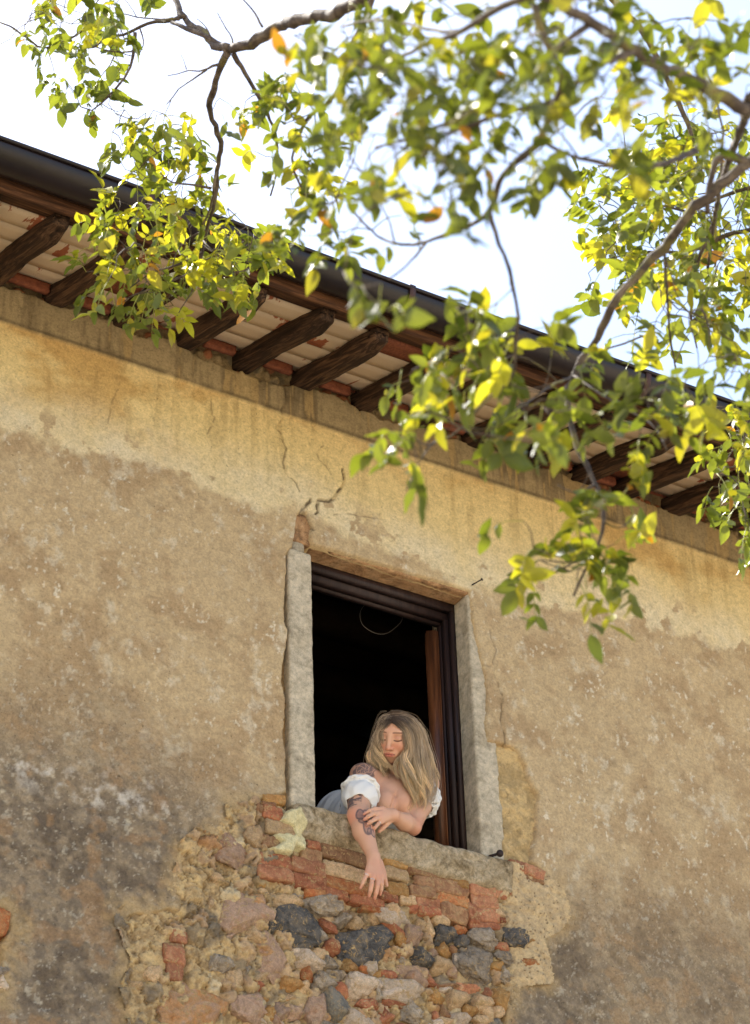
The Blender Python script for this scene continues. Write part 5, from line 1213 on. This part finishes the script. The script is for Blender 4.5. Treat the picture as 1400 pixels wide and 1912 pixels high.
clusters = [ # px, py, rx, ry, distance, spread, number of compound leaves, yellowness
 (55,75,55,60,9.2,.2,7,.25),(140,60,90,50,9.1,.25,15,.25),(120,15,90,25,9.1,.2,8,.3),(205,125,60,55,9.0,.2,9,.2),(245,20,60,25,9.0,.2,5,.2),(150,180,60,30,9.1,.2,6,.2),(120,205,20,12,9.1,.1,1,.1),
 (215,245,45,40,9.2,.2,6,.35),(290,285,80,50,9.2,.2,20,.4),(330,330,60,45,9.2,.2,12,.5),(265,335,30,20,9.2,.1,3,.6),(250,370,16,10,9.2,.1,1,.6),
 (330,480,150,75,9.3,.25,44,.9),(230,560,75,60,9.3,.2,26,.8),(430,530,70,60,9.3,.2,24,.7),(190,500,55,45,9.3,.2,10,.8),(320,590,50,40,9.3,.2,9,.8),(280,430,80,20,9.3,.15,6,.6),(470,500,30,30,9.2,.1,5,.5),  # yellowness raised on this cluster, painting sunlit brightness into its leaves
 (440,215,40,35,8.8,.1,4,.35),(490,310,14,12,9.0,.05,1,.9),(525,175,40,40,7.9,.2,6,.25),(560,215,50,50,7.9,.2,10,.35),(590,300,50,60,7.9,.2,12,.35),(560,350,50,40,8.0,.2,6,.3),
 (610,100,50,90,6.0,.3,12,.15),(690,70,90,60,6.2,.4,20,.25),(800,60,120,60,5.9,.4,22,.25),(700,200,90,80,6.0,.4,20,.25),(820,180,120,70,5.7,.4,24,.25),(930,120,100,90,5.7,.4,24,.2),(660,300,70,60,6.2,.3,12,.3),
 (770,290,90,60,5.8,.3,16,.2),(880,290,80,60,5.7,.3,14,.15),(1010,250,80,60,5.7,.3,13,.2),(1020,340,40,35,5.7,.2,4,.1),(760,360,30,25,5.5,.1,2,.1),(845,400,14,12,5.3,.1,1,0),(1050,60,110,60,5.7,.4,22,.25),(1120,150,90,60,5.8,.4,14,.35),
 (620,380,40,40,6.6,.2,6,.2),(600,440,60,40,6.6,.2,8,.2),(545,430,20,20,6.6,.1,2,.1),(725,415,30,15,6.5,.1,2,.1),(740,470,20,10,6.4,.1,1,.0),
 (625,540,30,25,5.4,.1,2,.2),(700,545,40,20,5.4,.1,2,.3),(720,580,15,20,5.4,.1,1,.9),
 (880,620,90,40,6.5,.25,10,.3),(930,690,110,60,6.5,.3,20,.45),(820,740,90,45,6.4,.25,13,.5),(960,780,110,70,6.5,.3,18,.4),(890,820,60,40,6.4,.2,6,.35),(780,820,50,35,6.3,.2,6,.1),(740,850,35,25,6.2,.15,4,.1),
 (760,930,40,15,5.9,.08,2,.0),(1010,850,20,22,5.8,.1,2,.8),(1000,650,50,20,6.2,.1,3,.8),(1050,770,60,50,6.9,.3,7,.3),
 (1090,960,60,50,6.8,.2,8,.45),(1050,1030,70,40,6.8,.2,12,.5),(1080,1085,90,40,6.8,.2,13,.75),(1170,1040,40,40,6.8,.2,4,.5),(985,1090,35,40,6.8,.15,4,.8),(1170,950,30,15,6.8,.1,3,.9),(970,1000,25,12,6.7,.1,1,.1),(1180,1110,30,18,6.8,.1,2,.9),
 (1180,190,30,30,5.2,.1,2,.9),(1150,50,120,50,6.2,.4,18,.3),(1280,60,110,60,6.5,.5,20,.35),(1330,180,80,70,6.8,.5,16,.4),(1190,270,60,50,6.0,.3,6,.3),
 (1230,260,90,50,9.0,.3,20,.65),(1190,330,80,45,9.0,.3,18,.6),(1290,350,100,60,9.0,.4,30,.7),(1150,400,60,50,9.0,.3,14,.4),(1230,440,100,60,9.0,.3,22,.55),(1340,460,70,60,8.8,.4,18,.6),(1140,500,50,60,9.0,.2,9,.35),(1250,540,90,60,8.6,.4,20,.5),
 (1340,560,60,50,8.6,.4,12,.45),(1200,600,60,50,8.2,.3,8,.35),(1290,640,70,40,8.0,.4,9,.4),(1340,720,60,40,7.4,.3,8,.3),(1260,740,90,40,6.8,.3,12,.35),(1180,760,60,50,6.8,.2,6,.2),(1230,830,50,50,6.6,.2,6,.5),(1100,700,30,30,7.0,.2,3,.3),(1150,820,50,30,6.7,.2,3,.1),
 (1375,860,40,45,9.0,.2,12,.5),(1360,930,35,50,9.0,.2,9,.35),(1390,1000,25,30,9.0,.2,5,.2),(1360,800,20,15,9.0,.1,3,.6),(1370,300,40,60,8.8,.3,12,.6)]
leaves = []                                                  # (origin, 3x3 axes, length, mesh index, colour)
pet = Buf(); col_p = lin(150, 150, 70)
G_d, G_m, G_y, G_o = lin(84, 94, 42), lin(120, 126, 58), lin(192, 176, 60), lin(180, 128, 56)
def basis(d, up):
    d = unit(d); s_ = unit(np.cross(up, d)); return np.stack([d, s_, np.cross(d, s_)], 1)
samples = []
for cx, cy, rx, ry, dist, sp, n, yel in clusters:
    n = max(1, int(round(n * (0.62 if dist < 7 else 1.05 if cx > 1080 else 0.92))))
    for _ in range(n):
        while True:
            a_, b_ = tr_rng.uniform(-1, 1, 2)
            if a_ * a_ + b_ * b_ < 1: break
        samples.append((T(cx + a_ * rx, cy + b_ * ry - (50 if cx < 520 and cy > 400 else 28 if cy > 600 or cx < 520 else 14), dist + tr_rng.normal() * sp), yel, 1.16 if (cy > 600 and dist < 7.2) else 1.0))
nd = np.array(nodes)
order = sorted(range(len(samples)), key=lambda i: np.linalg.norm(nd - samples[i][0], axis=1).min())
nd = list(nd); ndA = np.array(nd)
twig = Buf(); view = R @ np.array([0, 0, 1.0])
for i in order:
    p, yel, big_ = samples[i]
    dd = np.linalg.norm(ndA - p, axis=1); j = dd.argmin(); base = ndA[j]; L = dd[j]
    if L > 0.05:
        mid = (base + p) / 2 + tr_rng.normal(size=3) * L * 0.12 + [0, 0, 0.03 * L]
        q = smooth_path(np.array([base, mid, p]), max(4, int(L / 0.03)))
        q[1:-1] += tr_rng.normal(size=q[1:-1].shape) * 0.0035
        rt = 0.0012 + 0.004 * min(1, L / 0.5)
        tube(twig, q, np.linspace(rt, 0.0012, len(q)), 5, rough=0.2)
        ndA = np.vstack([ndA, q[len(q) // 2:]])
    # a compound leaf hangs from the twig end
    d0 = unit((p - base) * 0.8 / (L + 0.02) + tr_rng.normal(size=3) * 0.55 + np.array([0, 0, -0.45]))
    nl = tr_rng.integers(2, 5); Lr = tr_rng.uniform(0.05, 0.12); K = 2 * nl + 1
    rp = smooth_path(np.array([p, p + d0 * Lr * 0.5, p + d0 * Lr + np.array([0, 0, -0.03 - 0.02 * tr_rng.random()])]), 7)
    tube(pet, rp, np.linspace(0.0016, 0.0009, 7), 4, col_p)
    up = unit(np.array([0, 0, 1.0]) + tr_rng.normal(size=3) * 0.45)
    size = tr_rng.uniform(0.046, 0.080) * (0.92 if p[1] < -3.5 else 1.0) * big_
    ybase = tr_rng.random() < 0.45 * yel
    for m in range(K):
        if m == K - 1: o = rp[-1]; d = unit(rp[-1] - rp[-2] + tr_rng.normal(size=3) * 0.15); sc_ = 1.15
        else:
            t = 0.25 + 0.72 * (m // 2 + 0.6) / nl; o = rp[min(5, int(t * 6))] * (1 - (t * 6) % 1) + rp[min(6, int(t * 6) + 1)] * ((t * 6) % 1)
            ax_ = unit(rp[-1] - rp[0]); sd_ = unit(np.cross(up, ax_)) * (1 if m % 2 else -1)
            d = unit(sd_ + ax_ * 0.55 + np.array([0, 0, -0.35]) + tr_rng.normal(size=3) * 0.22); sc_ = 0.70 + 0.3 * (m // 2) / nl
        if m < K - 1 and tr_rng.random() < 0.10: continue
        Bs = basis(d, up + tr_rng.normal(size=3) * 0.35)
        g = tr_rng.random(); c = G_d * (1 - g) + G_m * g
        if ybase: c = c * 0.38 + 0.62 * G_y * [0.96, 1.06, 1.0] * tr_rng.uniform(0.8, 1.1)
        elif tr_rng.random() < 0.04 + 0.12 * yel: c = c * 0.5 + 0.5 * G_y
        if tr_rng.random() < 0.006 + 0.012 * yel: c = G_o * tr_rng.uniform(0.7, 1.1)
        leaves.append((o, Bs, size * sc_ * tr_rng.uniform(0.85, 1.12), int(tr_rng.integers(0, 8)), c * tr_rng.uniform(0.8, 1.15) * ((0.80 if big_ == 1.0 else 1.0) if p[1] < -3.3 else 1.12)))  # near leaves darkened and far ones brightened: deep shade and sunlight painted in
tag(link('twig', twig.mesh('twig', [M_bark]), tree), kind='stuff')
def pet_build(nt, b, out):
    nt.links.new(attr(nt), b.inputs['Base Color']); b.inputs['Roughness'].default_value = 0.5
tag(link('leaf_stalk', pet.mesh('leaf_stalk', [mat('stalk_green', pet_build)]), tree), kind='stuff')
O = np.array([l[0] for l in leaves]); Ct = O + np.array([l[1][:, 0] * l[2] * 0.5 for l in leaves]); pr = proj(Ct)
face = np.array([abs(l[1][:, 2] @ unit(CAM - l[0])) for l in leaves]); vis = (pr[:, 0] > 10) & (pr[:, 0] < 1390) & (pr[:, 1] > 10)
score = np.where(vis, np.array([l[2] for l in leaves]) / pr[:, 2] * (0.35 + face), 0); big = set(np.argsort(-score)[:298].tolist())
fol = Buf()
for i, (o, Bs, L, k, c) in enumerate(leaves):
    if i in big:
        ob = bpy.data.objects.new('leaf', LME[k]); SC.collection.objects.link(ob); ob.parent = tree; ob.matrix_parent_inverse = Matrix.Translation(-world_loc(tree))
        m3 = Bs * L; ob.matrix_basis = Matrix([list(m3[0]) + [o[0]], list(m3[1]) + [o[1]], list(m3[2]) + [o[2]], [0, 0, 0, 1]]); ob.color = (*[float(min(1, q)) for q in c], 1)
    else:
        v, f = LM[k]; fol.add(o + (v * L) @ Bs.T, f, c)
tag(link('foliage', fol.mesh('foliage', [M_leafs]), tree), kind='stuff')
